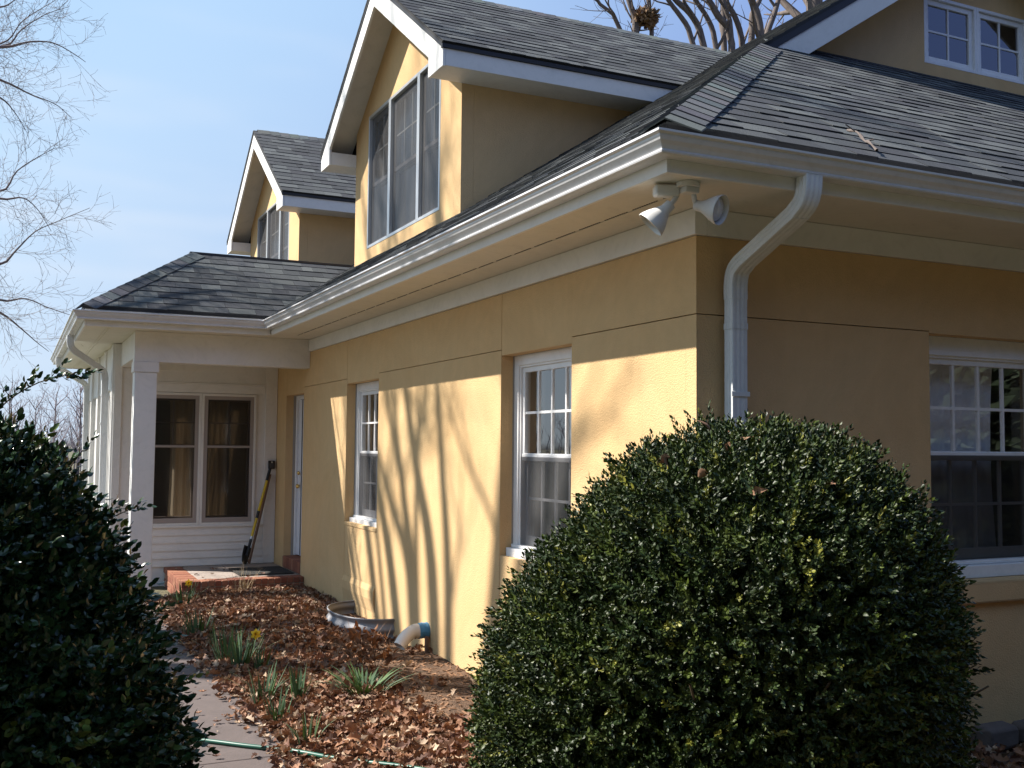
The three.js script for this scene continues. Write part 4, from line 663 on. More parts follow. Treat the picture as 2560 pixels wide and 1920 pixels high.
{ // loose glossy evergreen on the left
  const r = rng(505), b = thing('evergreen_shrub', 'dark glossy evergreen shrub beside the path at the left', 'shrub');
  const lobes = [{ c: [-3.36, 0.75, -0.25], r: [0.73, 1.02, 0.75] }, { c: [-2.97, 0.64, -0.12], r: [0.48, 0.70, 0.55] }, { c: [-3.15, 1.34, -0.25], r: [0.36, 0.42, 0.4] }, { c: [-2.86, 0.36, -0.05], r: [0.48, 0.54, 0.5] }, { c: [-2.97, 1.02, -0.25], r: [0.38, 0.48, 0.45] }];
  const clump = (d, li) => 0.12 * fbm(d.x * 2.6 + li * 5, d.y * 2.6, d.z * 2.6, 3) + 0.05 * noise3.noise(d.x * 8 + li, d.y * 8, d.z * 8);
  const leaf = leafGeo(0.034, 0.0205, 0.3, 0.12, 4), geos = []; for (let i = 0; i < 5; i++) { const g = sprig(r, 10, 0.13, leaf, 0.95, (t, q) => (0.7 + 0.5 * q()) * (1.1 - 0.3 * t)); geos.push(g); }
  const spots = lobesSpots(lobes, r, 1250, 0.34, 1.7, clump);
  const st = []; // main limbs and the long shoots that break the outline
  for (let i = 0; i < 22; i++) { const a = r() * 6.28, e = 0.2 + 0.25 * r(), p0 = V(-3.25 + (r() - 0.5) * 0.2, 0.08, -0.2 + (r() - 0.5) * 0.3), p2 = p0.clone().add(V(Math.cos(a) * e, 0.5 + 0.6 * r(), Math.sin(a) * e)), p1 = p0.clone().lerp(p2, 0.5).add(V(0, 0.1, 0)); st.push(tube([p0, p1, p2], (t) => 0.016 * (1 - 0.7 * t), 5, 8)); }
  const shoots = [[[-3.1, 1.66, -0.2], [-3.05, 1.86, -0.17], [-2.92, 1.97, -0.12], [-2.79, 2.01, -0.06]], [[-2.72, 1.35, -0.12], [-2.62, 1.47, -0.08], [-2.56, 1.50, -0.05]], [[-2.62, 1.05, -0.1], [-2.50, 1.20, -0.06], [-2.44, 1.24, -0.03]], [[-2.6, 1.0, -0.02], [-2.46, 1.05, 0.0], [-2.37, 1.03, 0.03]], [[-2.45, 0.8, 0.0], [-2.34, 0.86, 0.04], [-2.26, 0.84, 0.06]], [[-2.44, 0.6, 0.05], [-2.32, 0.66, 0.06], [-2.25, 0.63, 0.08]], [[-2.45, 0.45, 0.0], [-2.34, 0.5, 0.0], [-2.27, 0.5, 0.0]], [[-2.85, 1.5, -0.2], [-2.78, 1.66, -0.2], [-2.74, 1.72, -0.2]], [[-2.9, 1.45, -0.1], [-2.87, 1.6, -0.05], [-2.83, 1.68, 0]], [[-2.5, 0.25, 0.1], [-2.38, 0.3, 0.15], [-2.3, 0.29, 0.2]], [[-2.48, 0.95, 0.1], [-2.40, 1.1, 0.12], [-2.36, 1.14, 0.13]]];
  for (const s of shoots) { const P = s.map(p => V(p[0] - (p[1] < 1.4 ? 0.14 : 0.03), p[1], p[2])), c = new THREE.CatmullRomCurve3(P); st.push(tube(P, (t) => 0.004 * (1 - 0.5 * t), 5, 12)); const L = c.getLength(); for (let t = 0.15; t <= 1.0; t += 0.035 / L) { const tg = c.getTangentAt(t); spots.push({ p: c.getPointAt(t), d: V(tg.x + (r() - 0.5) * 1.2, tg.y + (r() - 0.3) * 1.2, tg.z + (r() - 0.5) * 1.2).normalize(), s: 0.62 + 0.25 * r(), dep: 0 }); } }
  foliage(b, 'foliage', geos, M.holly, spots, (q, s) => { const n = q(), k = 0.7 + 0.6 * q(), c = new THREE.Color(); if (n < 0.06) c.setRGB(0.10 * k, 0.14 * k, 0.03 * k); else c.setRGB(0.023 * k, 0.050 * k, 0.016 * k); return c; }, r);
  part('stem', st, M.stem, b); console.log('shrub sprigs', spots.length);
}
{ // fallen oak leaves: nobody could count them
  const r = rng(606), kinds = [];
  for (let v = 0; v < 5; v++) { // lobed, curled
    const T = new Tris(), n = 7, L = [], Rr = [], C = [], len = 0.1, fold = 0.25 + 0.5 * r(), curl = (r() - 0.35) * 0.9, tw = (r() - 0.5) * 1.2; for (let i = 0; i <= n; i++) { const t = i / n, lobe = i % 2 ? 1 : 0.45, w = 0.034 * Math.sin(Math.PI * (0.08 + 0.85 * t)) * (i === 0 || i === n ? 0.25 : lobe) * (0.9 + 0.3 * r()), y = len * (t - 0.5), z = curl * (t - 0.5) ** 2 * len * 4; const f = fold * w, a = tw * (t - 0.5); C.push(V(0, z, y)); L.push(V(-w * Math.cos(a), z + f - w * Math.sin(a), y + 0.3 * w)); Rr.push(V(w * Math.cos(a), z + f * 0.8 + w * Math.sin(a), y + 0.3 * w)); }
    for (let i = 0; i < n; i++) { T.quad(C[i], L[i], L[i + 1], C[i + 1]); T.quad(Rr[i], C[i], C[i + 1], Rr[i + 1]); } kinds.push(T.geo());
  }
  const list = []; const put = (x, z, s, up) => { list.push({ x, z, s, up }); };
  let tries = 0; while (list.length < 23000 && tries++ < 100000) {
    const x = -1.78 + 1.78 * r(), z = -7.5 + 8.6 * r(); const wall = sstep(-1.05, -0.55, x + 0.15 * fbm(z * 1.7, 2, 3, 2)) * sstep(-4.7, -4.0, z) * (1 - sstep(-2.1, -1.2, z + 0.6 * x)), d = 1 - 0.9 * wall - 0.75 * Math.exp(-(((x + 0.35) / 0.3) ** 2) - (((z + 4.4) / 0.35) ** 2)) - 0.25 * sstep(-0.3, 0, fbm(x * 1.5, z * 1.5, 5, 2)) * 0.6, edge = sstep(-1.78, -1.5, x + 0.12 * fbm(z * 2, 1, 1, 2));
    if (x > -0.42 && z < -4.4 && z > -5.65 && ((x / 0.42) ** 2 + ((z + 5.03) / 0.62) ** 2) < 1) continue;
    if (r() < d * edge) put(x, z, 0.34 + 0.68 * Math.pow(r(), 1.7), r());
  }
  for (let i = 0; i < 3200; i++) { const x = -0.2 + 5.5 * r(), z = 0.12 + 2.2 * r(); put(x, z, 0.6 + 0.6 * r(), r()); }
  for (let i = 0; i < 900; i++) { put(-4.5 + 1.9 * r(), -9 + 11 * r(), 0.6 + 0.5 * r(), r()); }
  for (let i = 0; i < 260; i++) { const e = Math.pow(r(), 2.2); put(-1.66 - 0.9 * e, -7 + 8 * r(), 0.16 + 0.45 * r(), -1); }
  for (let i = 0; i < 12; i++) put(-1.25 + 0.9 * r(), -7.6 - 1.2 * r(), 0.4 + 0.4 * r(), -2);
  const per = kinds.map(() => []); list.forEach(l => per[Math.floor(r() * kinds.length)].push(l));
  const grp = new THREE.Group(); grp.name = 'leaf_litter'; scene.add(grp); tag(grp, 'brown fallen oak leaves covering the bed by the path', 'leaves', null, 'stuff');
  kinds.forEach((g, k) => { const im = new THREE.InstancedMesh(g, M.leaf, per[k].length), m = new THREE.Matrix4(), q = new THREE.Quaternion(), c = new THREE.Color(); per[k].forEach((l, i) => { const flat = l.up < 0.2 ? 0.25 : 1.15; q.setFromEuler(new THREE.Euler((r() - 0.5) * 2 * flat, r() * 6.283, (r() - 0.5) * 2 * flat)); const base = l.up === -2 ? 0.262 : l.x < -1.66 ? (l.x > -2.62 ? 0.104 : 0.045) : bedH(l.x, l.z); m.compose(V(l.x, base + 0.006 + 0.05 * r() * r() * (l.up < 0 ? 0.1 : 1), l.z), q, V(l.s, l.s, l.s)); im.setMatrixAt(i, m); const t = r(), kk = 0.6 + 0.65 * r(); if (t < 0.17) c.setRGB(0.44 * kk, 0.31 * kk, 0.20 * kk); else if (t < 0.72) c.setRGB(0.25 * kk, 0.115 * kk, 0.053 * kk); else c.setRGB(0.15 * kk, 0.062 * kk, 0.032 * kk); im.setColorAt(i, c); }); im.name = 'leaves'; im.castShadow = im.receiveShadow = true; im.userData.kind = 'stuff'; grp.add(im); });
  // wood chips and bits of straw
  const chip = new THREE.BoxGeometry(0.045, 0.005, 0.012), N = 5200, im = new THREE.InstancedMesh(chip, M.straw.clone(), N), m = new THREE.Matrix4(), q = new THREE.Quaternion(), c = new THREE.Color(); im.material.color.set(0xffffff);
  for (let i = 0; i < N; i++) { const x = -1.55 + 1.55 * r(), z = -7.4 + 8 * r(); q.setFromEuler(new THREE.Euler((r() - 0.5) * 0.6, r() * 6.28, (r() - 0.5) * 0.6)); const s = 0.4 + 0.9 * r(); m.compose(V(x, bedH(x, z) + 0.004, z), q, V(s, 1, s)); im.setMatrixAt(i, m); const k = 0.4 + 0.9 * r(); c.setRGB(0.26 * k, 0.145 * k, 0.08 * k); im.setColorAt(i, c); }
  im.name = 'wood_chips'; im.castShadow = im.receiveShadow = true; scene.add(im); tag(im, 'brown bark chips of the mulch near the yellow wall', 'mulch', null, 'stuff');
}
function bladeGeo(h, w, lean, dir, bend, x, z) { const T = new Tris(), n = 5; const pts = []; for (let i = 0; i <= n; i++) { const t = i / n, out = lean * t * h + bend * t * t * h; pts.push([V(x + Math.cos(dir) * out - Math.sin(dir) * w * (1 - t ** 3) / 2, h * (t - 0.35 * bend * t * t), z + Math.sin(dir) * out + Math.cos(dir) * w * (1 - t ** 3) / 2), V(x + Math.cos(dir) * out + Math.sin(dir) * w * (1 - t ** 3) / 2, h * (t - 0.35 * bend * t * t), z + Math.sin(dir) * out - Math.cos(dir) * w * (1 - t ** 3) / 2)]); } for (let i = 0; i < n; i++) T.quad(pts[i][0], pts[i][1], pts[i + 1][1], pts[i + 1][0]); return T.geo(); }
{
  const r = rng(808);
  const clumps = [ // x, z, height, blades, spread, label, flower
    [-1.40, -6.85, 0.26, 26, 0.10, 'daffodil clump with a yellow flower by the landing corner', [-1.36, 0.33, -6.86]],
    [-1.53, -5.2, 0.24, 30, 0.11, 'green daffodil clump without flower, farthest along the path edge', null],
    [-1.47, -4.55, 0.2, 10, 0.05, 'thin daffodil tuft between the two larger flowerless clumps', null],
    [-1.50, -3.95, 0.31, 26, 0.08, 'tall daffodil clump left of the flowering one', null],
    [-1.46, -3.6, 0.29, 24, 0.08, 'daffodil clump with a yellow flower in mid bed', [-1.37, 0.36, -3.55]],
    [-1.38, -3.35, 0.22, 12, 0.06, 'low daffodil tuft right of the flowering mid bed clump', null],
    [-1.52, -2.55, 0.26, 22, 0.08, 'dark daffodil clump in shade near the middle of the path', null],
    [-1.34, -2.42, 0.22, 15, 0.06, 'daffodil tuft nearest the broad green clump', null],
    [-1.53, -2.12, 0.2, 12, 0.06, 'small daffodil tuft at the path edge below the dark clump', null],
    [-1.50, -1.55, 0.18, 10, 0.06, 'short sparse daffodil tuft closest to the hose', null]];
  for (const [x, z, h, n, sp, label, fl] of clumps) {
    const y = bedH(x, z) - 0.01, o = thing('daffodil_clump', label, 'daffodils', [x, y, z]);
    for (let i = 0; i < n * 1.7; i++) { const d = r() * 6.28, q = Math.sqrt(r()) * sp; part('leaf_blade', bladeGeo(h * (0.5 + 0.65 * r()), 0.009 + 0.006 * r(), 0.1 + 0.3 * r(), d, 0.15 * r() + (r() < 0.15 ? 0.5 : 0), Math.cos(d) * q, Math.sin(d) * q), r() < 0.8 ? M.blade : M.blade2, o); }
    if (fl) {
      const c = V(fl[0] - x, fl[1] - y, fl[2] - z); const f = new THREE.Group(); f.name = 'flower'; o.add(f);
      part('stalk', tube([V(0, 0, 0), V(c.x * 0.6, c.y * 0.6, c.z * 0.6), V(c.x, c.y + 0.01, c.z)], 0.0035, 6), M.blade2, f);
      const dir = V(-0.2, 0.15, 1).normalize(), qd = new THREE.Quaternion().setFromUnitVectors(V(0, 0, 1), dir);
      for (let i = 0; i < 6; i++) { const p = part('petal', leafGeo(0.042, 0.028, 0.15, 0.15, 3), M.petal, f); p.position.copy(c); p.quaternion.copy(qd).multiply(new THREE.Quaternion().setFromAxisAngle(V(0, 0, 1), i * 1.047)); }
      const cor = part('corona', new THREE.CylinderGeometry(0.017, 0.008, 0.026, 14, 2, true).rotateX(Math.PI / 2).translate(0, 0, 0.013), M.petal, f); cor.position.copy(c); cor.quaternion.copy(qd);
    }
  }
  { const x = -0.93, z = -2.34, o = thing('lily_clump', 'broad clump of arching green leaves in the leaf litter', 'plant', [x, bedH(x, z) - 0.01, z]); for (let i = 0; i < 90; i++) { const d = r() * 6.28, q = Math.sqrt(r()) * 0.13; part('leaf_blade', bladeGeo(0.11 + 0.10 * r(), 0.012 + 0.006 * r(), 0.25 + 0.5 * r(), d, 0.4 + 0.5 * r(), Math.cos(d) * q, Math.sin(d) * q), r() < 0.6 ? M.blade2 : M.blade, o); } }
  { const x = -0.72, z = -7.3, o = thing('dry_grass_tuft', 'pale dry grass tuft in front of the brick landing', 'dry grass', [x, bedH(x, z), z]); const k = []; for (let i = 0; i < 60; i++) { const d = r() * 6.28; k.push(bladeGeo(0.2 + 0.16 * r(), 0.003, 0.3 + 0.6 * r(), d, 0.2 * r(), (r() - 0.5) * 0.15, (r() - 0.5) * 0.08)); } part('stalks', k, M.straw, o); }
  { const x = -0.72, z = -3.05, o = thing('dead_perennial', 'dry brown perennial stems with withered leaves in the bed', 'dead plant', [x, bedH(x, z), z]); const st = []; for (let i = 0; i < 30; i++) { const d = r() * 6.28, h = 0.16 + 0.2 * r(); st.push(bladeGeo(h, 0.005, 0.2 + 0.5 * r(), d, 0.3 * r(), (r() - 0.5) * 0.2, (r() - 0.5) * 0.2)); } part('stems', st, M.stake, o);
    const lf = leafGeo(0.06, 0.035, 0.7, 0.8, 4), ks = []; for (let i = 0; i < 160; i++) { const g = lf.clone(); g.applyMatrix4(new THREE.Matrix4().compose(V((r() - 0.5) * 0.38, 0.04 + 0.22 * r(), (r() - 0.5) * 0.38), new THREE.Quaternion().setFromEuler(new THREE.Euler(r() * 6, r() * 6, r() * 6)), V(1, 1, 1).multiplyScalar(0.6 + 0.6 * r()))); ks.push(g); } part('withered_leaves', mergeGeometries(ks), new THREE.MeshPhysicalMaterial({ color: lc(0.22, 0.10, 0.045), roughness: 0.8, side: THREE.DoubleSide }), o); }
}

{ // evergreens out of view behind the viewer, placed to darken the shaded wall; panes mirror them
  const r = rng(707), leaf = leafGeo(0.22, 0.11, 0.3, 0.4, 3), g = sprig(r, 9, 0.4, leaf, 1.0, () => 0.8 + 0.5 * r()), list = [];
  for (const [x, z, h, w] of [[-9, 11.5, 8.5, 2.6], [-4.6, 12.5, 9.5, 2.8], [0, 12.0, 9, 2.8], [4.6, 11.5, 10, 3.0], [9.2, 10.5, 9, 2.8], [13, 8.0, 9.5, 2.9], [-13, 9.5, 9, 2.7], [4.4, 4.6, 3.2, 1.5], [7.0, 5.4, 5.5, 1.9], [2.2, 7.6, 5.0, 1.9]]) for (let i = 0; i < 5000; i++) { const t = r(), a = r() * 6.283, q = w * (1 - 0.85 * t) * (0.7 + 0.35 * r()); list.push({ p: V(x + Math.cos(a) * q, 0.2 + h * t, z + Math.sin(a) * q), d: V(Math.cos(a), 0.25, Math.sin(a)).normalize(), s: 0.8 + 0.5 * r() }); }  // last entries: nearer shrubs out of view, darkening the lower right wall
  const grp = new THREE.Group(); grp.name = 'unseen_evergreen_row'; scene.add(grp); tag(grp, 'unseen dark evergreens behind the viewer, placed to darken the shaded wall and panes', 'evergreens', null, 'stuff');
  foliage(grp, 'foliage', [g], M.leaf, list, (q) => { const k = 0.7 + 0.6 * q(); return lc(0.028 * k, 0.048 * k, 0.022 * k); }, r);
}

// ------------------------------------------------------------------ bare trees
class Wood { // fast tube collector
  constructor() { this.p = []; this.n = []; this.uv = []; this.i = []; }
  add(P, R, sides) {
    const base = this.p.length / 3; let len = 0, f = V(1, 0, 0);
    for (let k = 0; k < P.length; k++) { const t = P[Math.min(k + 1, P.length - 1)].clone().sub(P[Math.max(k - 1, 0)]).normalize(); if (k === 0) { f = Math.abs(t.y) > 0.9 ? V(1, 0, 0) : V(0, 1, 0); } const s = t.clone().cross(f).normalize(), u = s.clone().cross(t).normalize(); f = u; if (k) len += P[k].distanceTo(P[k - 1]); for (let j = 0; j <= sides; j++) { const a = j / sides * 6.2832, nx = s.x * Math.cos(a) + u.x * Math.sin(a), ny = s.y * Math.cos(a) + u.y * Math.sin(a), nz = s.z * Math.cos(a) + u.z * Math.sin(a); const rr = R[k]; this.p.push(P[k].x + nx * rr, P[k].y + ny * rr, P[k].z + nz * rr); this.n.push(nx, ny, nz); this.uv.push(j / sides * Math.max(1, Math.round(R[0] * 6)) * 0.5, len * 0.5); } }
    for (let k = 0; k < P.length - 1; k++) for (let j = 0; j < sides; j++) { const a = base + k * (sides + 1) + j, b = a + sides + 1; this.i.push(a, b, a + 1, b, b + 1, a + 1); }
  }
  geo() { const g = new THREE.BufferGeometry(); g.setAttribute('position', new THREE.Float32BufferAttribute(this.p, 3)); g.setAttribute('normal', new THREE.Float32BufferAttribute(this.n, 3)); g.setAttribute('uv', new THREE.Float32BufferAttribute(this.uv, 2)); g.setIndex(this.i); return g; }
}
// grow side branches from a limb, level by level
function grow(W, P, R, level, r, o) {
  if (level <= 0) return; let L = 0; for (let k = 1; k < P.length; k++) L += P[k].distanceTo(P[k - 1]);
  const c = new THREE.CatmullRomCurve3(P), n = Math.max(2, Math.round(L / o.gap[level])); let a0 = r() * 6.28;
  for (let i = 0; i < n; i++) {
    const t = lerp(o.from ?? 0.25, 0.98, (i + r() * 0.8) / n); if (t >= 1) continue; const p = c.getPointAt(t), tg = c.getTangentAt(t); a0 += 2.4 + (r() - 0.5);
    const s = V(0, 1, 0).cross(tg); if (s.lengthSq() < 0.01) s.set(1, 0, 0); s.normalize(); const u = tg.clone().cross(s), side = s.multiplyScalar(Math.cos(a0)).addScaledVector(u, Math.sin(a0)), ang = 0.5 + 0.5 * r();
    let d = tg.clone().multiplyScalar(Math.cos(ang)).addScaledVector(side, Math.sin(ang)).normalize(); const rp = R[Math.min(R.length - 1, Math.floor(t * (R.length - 1)))], r0 = Math.max(o.min, rp * (0.45 + 0.2 * r())), len = o.len[level] * (0.55 + 0.7 * r()) * (1 - 0.45 * t), m = level > 1 ? 6 : 4; const Q = [p.clone()], S = [r0];
    for (let k = 1; k <= m; k++) { d.x += (r() - 0.5) * 0.42; d.y += (r() - 0.5) * 0.38 + o.up[level]; d.z += (r() - 0.5) * 0.42; d.normalize(); Q.push(Q[k - 1].clone().addScaledVector(d, len / m)); S.push(Math.max(o.min * 0.6, r0 * (1 - 0.8 * k / m))); }
    W.add(Q, S, r0 > 0.03 ? 6 : r0 > 0.01 ? 4 : 3); grow(W, Q, S, level - 1, r, { ...o, from: 0.15 });
  }
}
const polyR = (P, r0, r1) => P.map((_, i) => lerp(r0, r1, i / (P.length - 1)));
{ // the vase-shaped tree outside the left edge whose boughs hang into view and whose stems shade the wall
  const r = rng(909), t = thing('bare_maple_tree', 'bare tree whose twigs reach in from the left edge', 'tree');
  const TR = new Wood(), BR = new Wood(), TS = 1.35, base = V(-8.2, 0, -8.1), crotch = V(-7.9, 5.6, -7.88);
  TR.add([base, V(-8.18, 0.35, -8.08), V(-8.1, 1.6, -8.0), V(-8.0, 4.2, -7.92), crotch, V(-7.87, 6.2, -7.86)], [0.44, 0.34, 0.29, 0.27, 0.28, 0.22], 12);
  part('trunk', TR.geo(), M.bark, t);
  // shadows on the wall: [y, z] at two points; the stems stand on the sun rays through them
  const on = (y, z, T) => V(-0.81 * T, y + T, z - 0.58 * T);
  const streaks = [[[0.53, -4.05], [2.28, -4.75], 7.8, 9.2, 0.075], [[0.6, -3.53], [2.26, -4.5], 7.6, 7.6, 0.085], [[0.67, -3.02], [1.85, -3.96], 8.2, 9.0, 0.07], [[0.72, -2.6], [2.27, -3.18], 7.4, 8.4, 0.09], [[1.2, -3.1], [2.29, -3.55], 8.6, 9.6, 0.06], [[0.9, -2.25], [2.28, -2.59], 7.7, 7.2, 0.065], [[1.6, -1.25], [2.27, -1.13], 7.4, 7.0, 0.075], [[1.6, -0.6], [2.23, -0.38], 7.6, 7.9, 0.07], [[0.49, -4.58], [1.04, -4.86], 8.0, 8.6, 0.05], [[0.6, -2.85], [2.2, -3.42], 8.4, 8.9, 0.05], [[0.8, -3.75], [2.2, -4.2], 8.9, 9.6, 0.045], [[0.9, -2.9], [2.2, -2.85], 8.0, 8.4, 0.045], [[1.3, -0.9], [2.3, -0.75], 8.0, 8.3, 0.045]];
  for (const [a, b, ta, tb, rad] of streaks) {
    const A = on(a[0], a[1], ta * TS), Bq = on(b[0], b[1], tb * TS), d = Bq.clone().sub(A); const ext = Bq.clone().addScaledVector(d, 1.1 * (0.8 + 0.3 * r())).add(V((r() - 0.5) * 0.8, 0.5, (r() - 0.5) * 0.8)), ext2 = ext.clone().addScaledVector(d.clone().normalize(), 2.0).add(V((r() - 0.5) * 1.2, 0.9, (r() - 0.5) * 1.2));
    const c = new THREE.CatmullRomCurve3([crotch.clone(), crotch.clone().lerp(A, 0.5).add(V(0, -0.15, 0)), A, A.clone().lerp(Bq, 0.5), Bq, ext, ext2], false, 'centripetal'), P = c.getPoints(26), R = P.map((_, i) => Math.max(0.015, rad * (1.75 - 1.52 * i / 26)));
    BR.add(P, R, 7); grow(BR, P, R, 3, r, { gap: [0, 0.22, 0.5, 1.1], len: [0, 0.5, 1.1, 2.4], up: [0, 0.04, 0.06, 0.12], min: 0.0035, from: 0.5 });
  }
  // boughs towards the viewer's left edge: polylines on z about -9
  const boughs = [[[-3.31, 6.34], [-3.08, 6.66], [-2.74, 6.97]], [[-3.31, 6.3], [-3.0, 6.42], [-2.75, 6.45], [-2.49, 6.34], [-2.39, 6.28]], [[-3.3, 5.92], [-2.95, 5.79], [-2.7, 5.72], [-2.52, 5.58]], [[-3.29, 5.71], [-3.14, 5.57], [-3.01, 5.37]], [[-3.25, 4.53], [-3.01, 4.57], [-2.86, 4.46], [-2.7, 4.21]], [[-3.22, 3.78], [-3.08, 3.93], [-2.87, 4.19], [-2.66, 4.32], [-2.29, 4.53]], [[-3.21, 3.36], [-2.95, 3.4], [-2.7, 3.31], [-2.4, 3.22]], [[-3.2, 3.22], [-2.98, 3.05], [-2.81, 2.9], [-2.68, 2.8]], [[-3.25, 4.61], [-3.09, 4.87], [-2.88, 5.06], [-2.69, 5.2]], [[-3.33, 6.77], [-3.18, 6.88], [-3.0, 7.1]], [[-3.26, 6.32], [-3.1, 6.54], [-2.84, 6.78], [-2.59, 6.92]]];
  boughs.forEach((b, i) => { const z = -9 + (r() - 0.5) * 0.8, sc = (z - 4.232) / (-9 - 4.232), f = (x, y) => V(-3.019 + (x + 3.019) * sc, 1.75 + (y - 1.75) * sc, z); const first = f(...b[0]), root = V(-7.7, 4.2 + Math.max(0, b[0][1] - 3.6) * 0.5, -8.0); const P0 = [root, root.clone().lerp(first, 0.5).add(V(0, 0.35 + 0.2 * r(), 0)), ...b.map(q => f(...q))]; const P = new THREE.CatmullRomCurve3(P0, false, 'centripetal').getPoints(18), R = P.map((_, k) => lerp(0.0135, 0.003, k / 18) + 0.045 * Math.pow(1 - k / 18, 4)); BR.add(P, R, 6); grow(BR, P, R, 3, r, { gap: [0, 0.10, 0.155, 0.21], len: [0, 0.22, 0.46, 0.85], up: [0, 0.02, 0.03, 0.03], min: 0.0022, from: 0.5 }); });
  part('branches', BR.geo(), M.twig, t); console.log('maple tris', BR.i.length / 3);
}
{ // many-stemmed tree behind the roof
  const r = rng(1010), t = thing('bare_oak_tree', 'bare tree with many thick stems behind the roof ridge', 'tree');
  const TR = new Wood(), BR = new Wood(), z = -18, hub = V(13.95, 7.2, z);
  TR.add([V(14.1, 0, z), V(14.05, 1, z), V(14.0, 3, z), V(13.95, 5.5, z), hub], [0.9, 0.7, 0.6, 0.56, 0.5], 12); part('trunk', TR.geo(), M.bark, t);
  const stems = [[[12.01, 13.38], [12.35, 13.06], [12.66, 12.69], 0.13], [[12.21, 13.42], [12.66, 13.15], [13.0, 12.69], 0.16], [[12.83, 13.54], [13.18, 13.16], [13.42, 12.71], 0.13], [[13.07, 13.58], [13.39, 13.14], [13.77, 12.8], 0.17], [[13.49, 13.67], [13.6, 13.3], [13.74, 13.0], 0.12], [[13.89, 13.74], [13.92, 13.3], [13.92, 12.77], 0.15], [[13.96, 13.67], [14.17, 13.41], [14.42, 12.74], 0.15], [[14.39, 13.84], [14.61, 13.49], [14.75, 12.83], 0.19], [[14.98, 13.96], [14.75, 13.55], [14.73, 13.0], 0.16], [[15.65, 14.09], [15.5, 13.66], [15.27, 13.1], 0.15]];
  for (const [a, b, c, rad] of stems) { const dz = (r() - 0.5) * 0.6, up = V(a[0] - b[0], a[1] - b[1], 0).normalize(), A = V(a[0], a[1], z + dz); const P = new THREE.CatmullRomCurve3([hub.clone(), V(lerp(hub.x, c[0], 0.62), lerp(hub.y, c[1], 0.55), z + dz * 0.5), V(c[0], c[1], z + dz), V(b[0], b[1], z + dz), A, A.clone().addScaledVector(up, 2.2).add(V(0, 0.6, 0)), A.clone().addScaledVector(up, 4.2).add(V((r() - 0.5), 1.8, 0))], false, 'centripetal').getPoints(20), R = polyR(P, rad * 0.66, rad * 0.34); BR.add(P, R, 9); grow(BR, P, R, 3, r, { gap: [0, 0.4, 0.8, 1.5], len: [0, 0.6, 1.1, 1.8], up: [0, 0.02, 0.05, 0.1], min: 0.007, from: 0.42 }); }
  part('branches', BR.geo(), M.bark, t);
  const t2 = thing('bare_oak_tree', 'dark bare trunk behind the gable, right of the many stemmed tree', 'tree'); const W2 = new Wood(); W2.add([V(16.55, 0, -17.6), V(16.5, 6, -17.6), V(16.5, 12, -17.6), V(16.5, 13.6, -17.6), V(16.55, 15, -17.6), V(16.7, 18, -17.4)], [0.5, 0.32, 0.25, 0.23, 0.2, 0.15], 12); part('trunk', W2.geo(), M.bark, t2);
  const B2 = new Wood(); for (let i = 0; i < 5; i++) { const a = r() * 6.28, P = [V(16.5, 13.2 + i * 0.6, -17.6), V(16.5 + Math.cos(a), 14.4 + i * 0.6, -17.6 + Math.sin(a)), V(16.5 + 2 * Math.cos(a), 16.6 + i * 0.6, -17.6 + 1.6 * Math.sin(a))], R = [0.14, 0.09, 0.04]; B2.add(P, R, 7); grow(B2, P, R, 2, r, { gap: [0, 0.4, 0.6], len: [0, 0.8, 1.6], up: [0, 0.03, 0.06], min: 0.008 }); } part('branches', B2.geo(), M.bark, t2);
  const t3 = thing('slender_bare_tree', 'slender bare tree holding the leaf nest behind the dormer ridge', 'tree'); const W3 = new Wood(), B3 = new Wood(), st3 = [[V(11.3, 0, -18.2), V(11.2, 6, -18.2), V(11.05, 11, -18.1), V(10.98, 12.66, -18), V(10.89, 12.87, -18), V(10.76, 13.13, -18), V(10.5, 15, -18)], [V(11.25, 9, -18.15), V(11.45, 11.5, -18), V(11.47, 12.6, -18), V(11.44, 12.89, -18), V(11.34, 13.24, -18), V(11.3, 15, -17.8)], [V(11.2, 10, -18), V(10.7, 12, -18), V(10.31, 12.68, -18), V(9.93, 12.86, -18), V(9.3, 13.6, -18)]];
  W3.add(st3[0], polyR(st3[0], 0.14, 0.045), 8); part('trunk', W3.geo(), M.bark, t3);
  st3.forEach((P, i) => { const R = polyR(P, i ? 0.075 : 0.1, 0.035); if (i) B3.add(P, R, 7); grow(B3, P, R, 3, r, { gap: [0, 0.35, 0.45, 0.8], len: [0, 0.6, 1.2, 2.0], up: [0, 0.02, 0.05, 0.08], min: 0.008, from: 0.6 }); }); part('branches', B3.geo(), M.bark, t3);
  const n = thing('squirrel_nest', 'ball of dry leaves nesting in the bare tree above the ridge', 'nest', [11.23, 12.76, -17.95]); const lf = leafGeo(0.16, 0.09, 0.4, 0.5, 4), ks = []; for (let i = 0; i < 420; i++) { const d = V(r() - 0.5, r() - 0.5, r() - 0.5).normalize(), g = lf.clone(); g.applyMatrix4(new THREE.Matrix4().compose(V(d.x * 0.33, d.y * 0.17 - 0.02, d.z * 0.28).multiplyScalar(0.6 + 0.45 * r()), new THREE.Quaternion().setFromEuler(new THREE.Euler(r() * 6, r() * 6, r() * 6)), V(1, 1, 1))); ks.push(g); } part('dry_leaves', mergeGeometries(ks), M.nest, n);
}
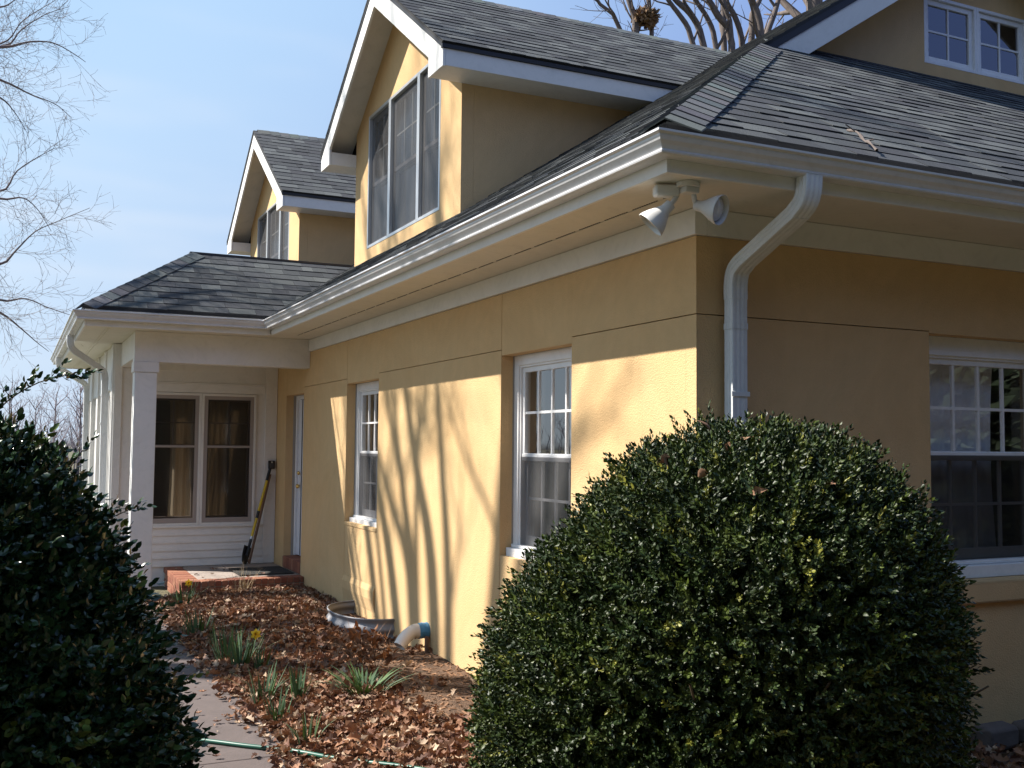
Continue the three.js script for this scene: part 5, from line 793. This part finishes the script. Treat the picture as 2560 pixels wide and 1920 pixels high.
{ // far trees beyond the garden, left of the sunroom and round the site
  const r = rng(1111); const grp = 'bare trees on the far side of the garden';
  const make = (h) => { const g = new THREE.Group(), TR = new Wood(), BR = new Wood(), P = [V(0, 0, 0), V(0.05, h * 0.2, 0), V(-0.05 + 0.2 * (r() - 0.5), h * 0.5, 0.1), V(0.15 * (r() - 0.5), h * 0.95, 0)], R = [h * 0.02, h * 0.016, h * 0.011, h * 0.002]; TR.add(P, R, 7); grow(BR, P, R, 3, r, { gap: [0, h * 0.05, h * 0.065, h * 0.055], len: [0, h * 0.1, h * 0.2, h * 0.42], up: [0, 0.05, 0.07, 0.12], min: 0.009, from: 0.14 }); part('trunk', TR.geo(), M.bark, g); part('branches', BR.geo(), M.hazedTwig, g); return g; };
  const kinds = [make(5.5), make(6.5), make(4.6)];
  const spots = [[-2.3, -40, 0, 0.62], [-0.6, -37, 1, 0.6], [-1.4, -46, 2, 0.9], [-4.2, -42, 1, 0.6], [-0.2, -50, 0, 0.85], [-3.2, -52, 1, 0.7], [-6.5, -48, 2, 0.9], [1.5, -44, 2, 0.9]];
  const labels = ['bare tree on the horizon, leftmost of the ones seen past the porch', 'bare tree on the horizon touching the sunroom downspout', 'small bare tree on the horizon between the shrub and the porch', 'bare tree far off behind the left shrub', 'bare tree far off mostly behind the sunroom', 'distant bare tree low behind the left shrub', 'distant bare tree off the left edge', 'distant bare tree hidden by the sunroom'];
  spots.forEach(([x, z, k, s], i) => { const o = kinds[k].clone(); o.name = numbered('distant_tree'); o.position.set(x, 0, z); o.rotation.y = i * 1.9; o.scale.setScalar(s); scene.add(o); tag(o, labels[i], 'tree', grp); });
  // thicket along the horizon: one mass of twigs
  const W = new Wood(); for (let i = 0; i < 560; i++) { const x = -45 + 110 * r(), z = -58 - 14 * r(), h = 1.5 + 2.4 * r(), p = V(x, 0, z); const P = [p, p.clone().add(V((r() - 0.5) * 0.6, h * 0.5, (r() - 0.5) * 0.6)), p.clone().add(V((r() - 0.5) * 1.6, h, (r() - 0.5) * 1.6))]; W.add(P, [0.05, 0.035, 0.01], 3); for (let k = 0; k < 5; k++) { const q = P[1].clone().lerp(P[2], r()), e = q.clone().add(V((r() - 0.5) * 1.4, 0.3 + 0.9 * r(), (r() - 0.5) * 1.4)); W.add([q, e], [0.02, 0.008], 3); } }
  const o = part('distant_thicket', W.geo(), M.hazedTwig, scene); tag(o, 'grey brown thicket of bare bushes along the horizon', 'thicket', null, 'stuff');
}
renderer.render(scene, camera);
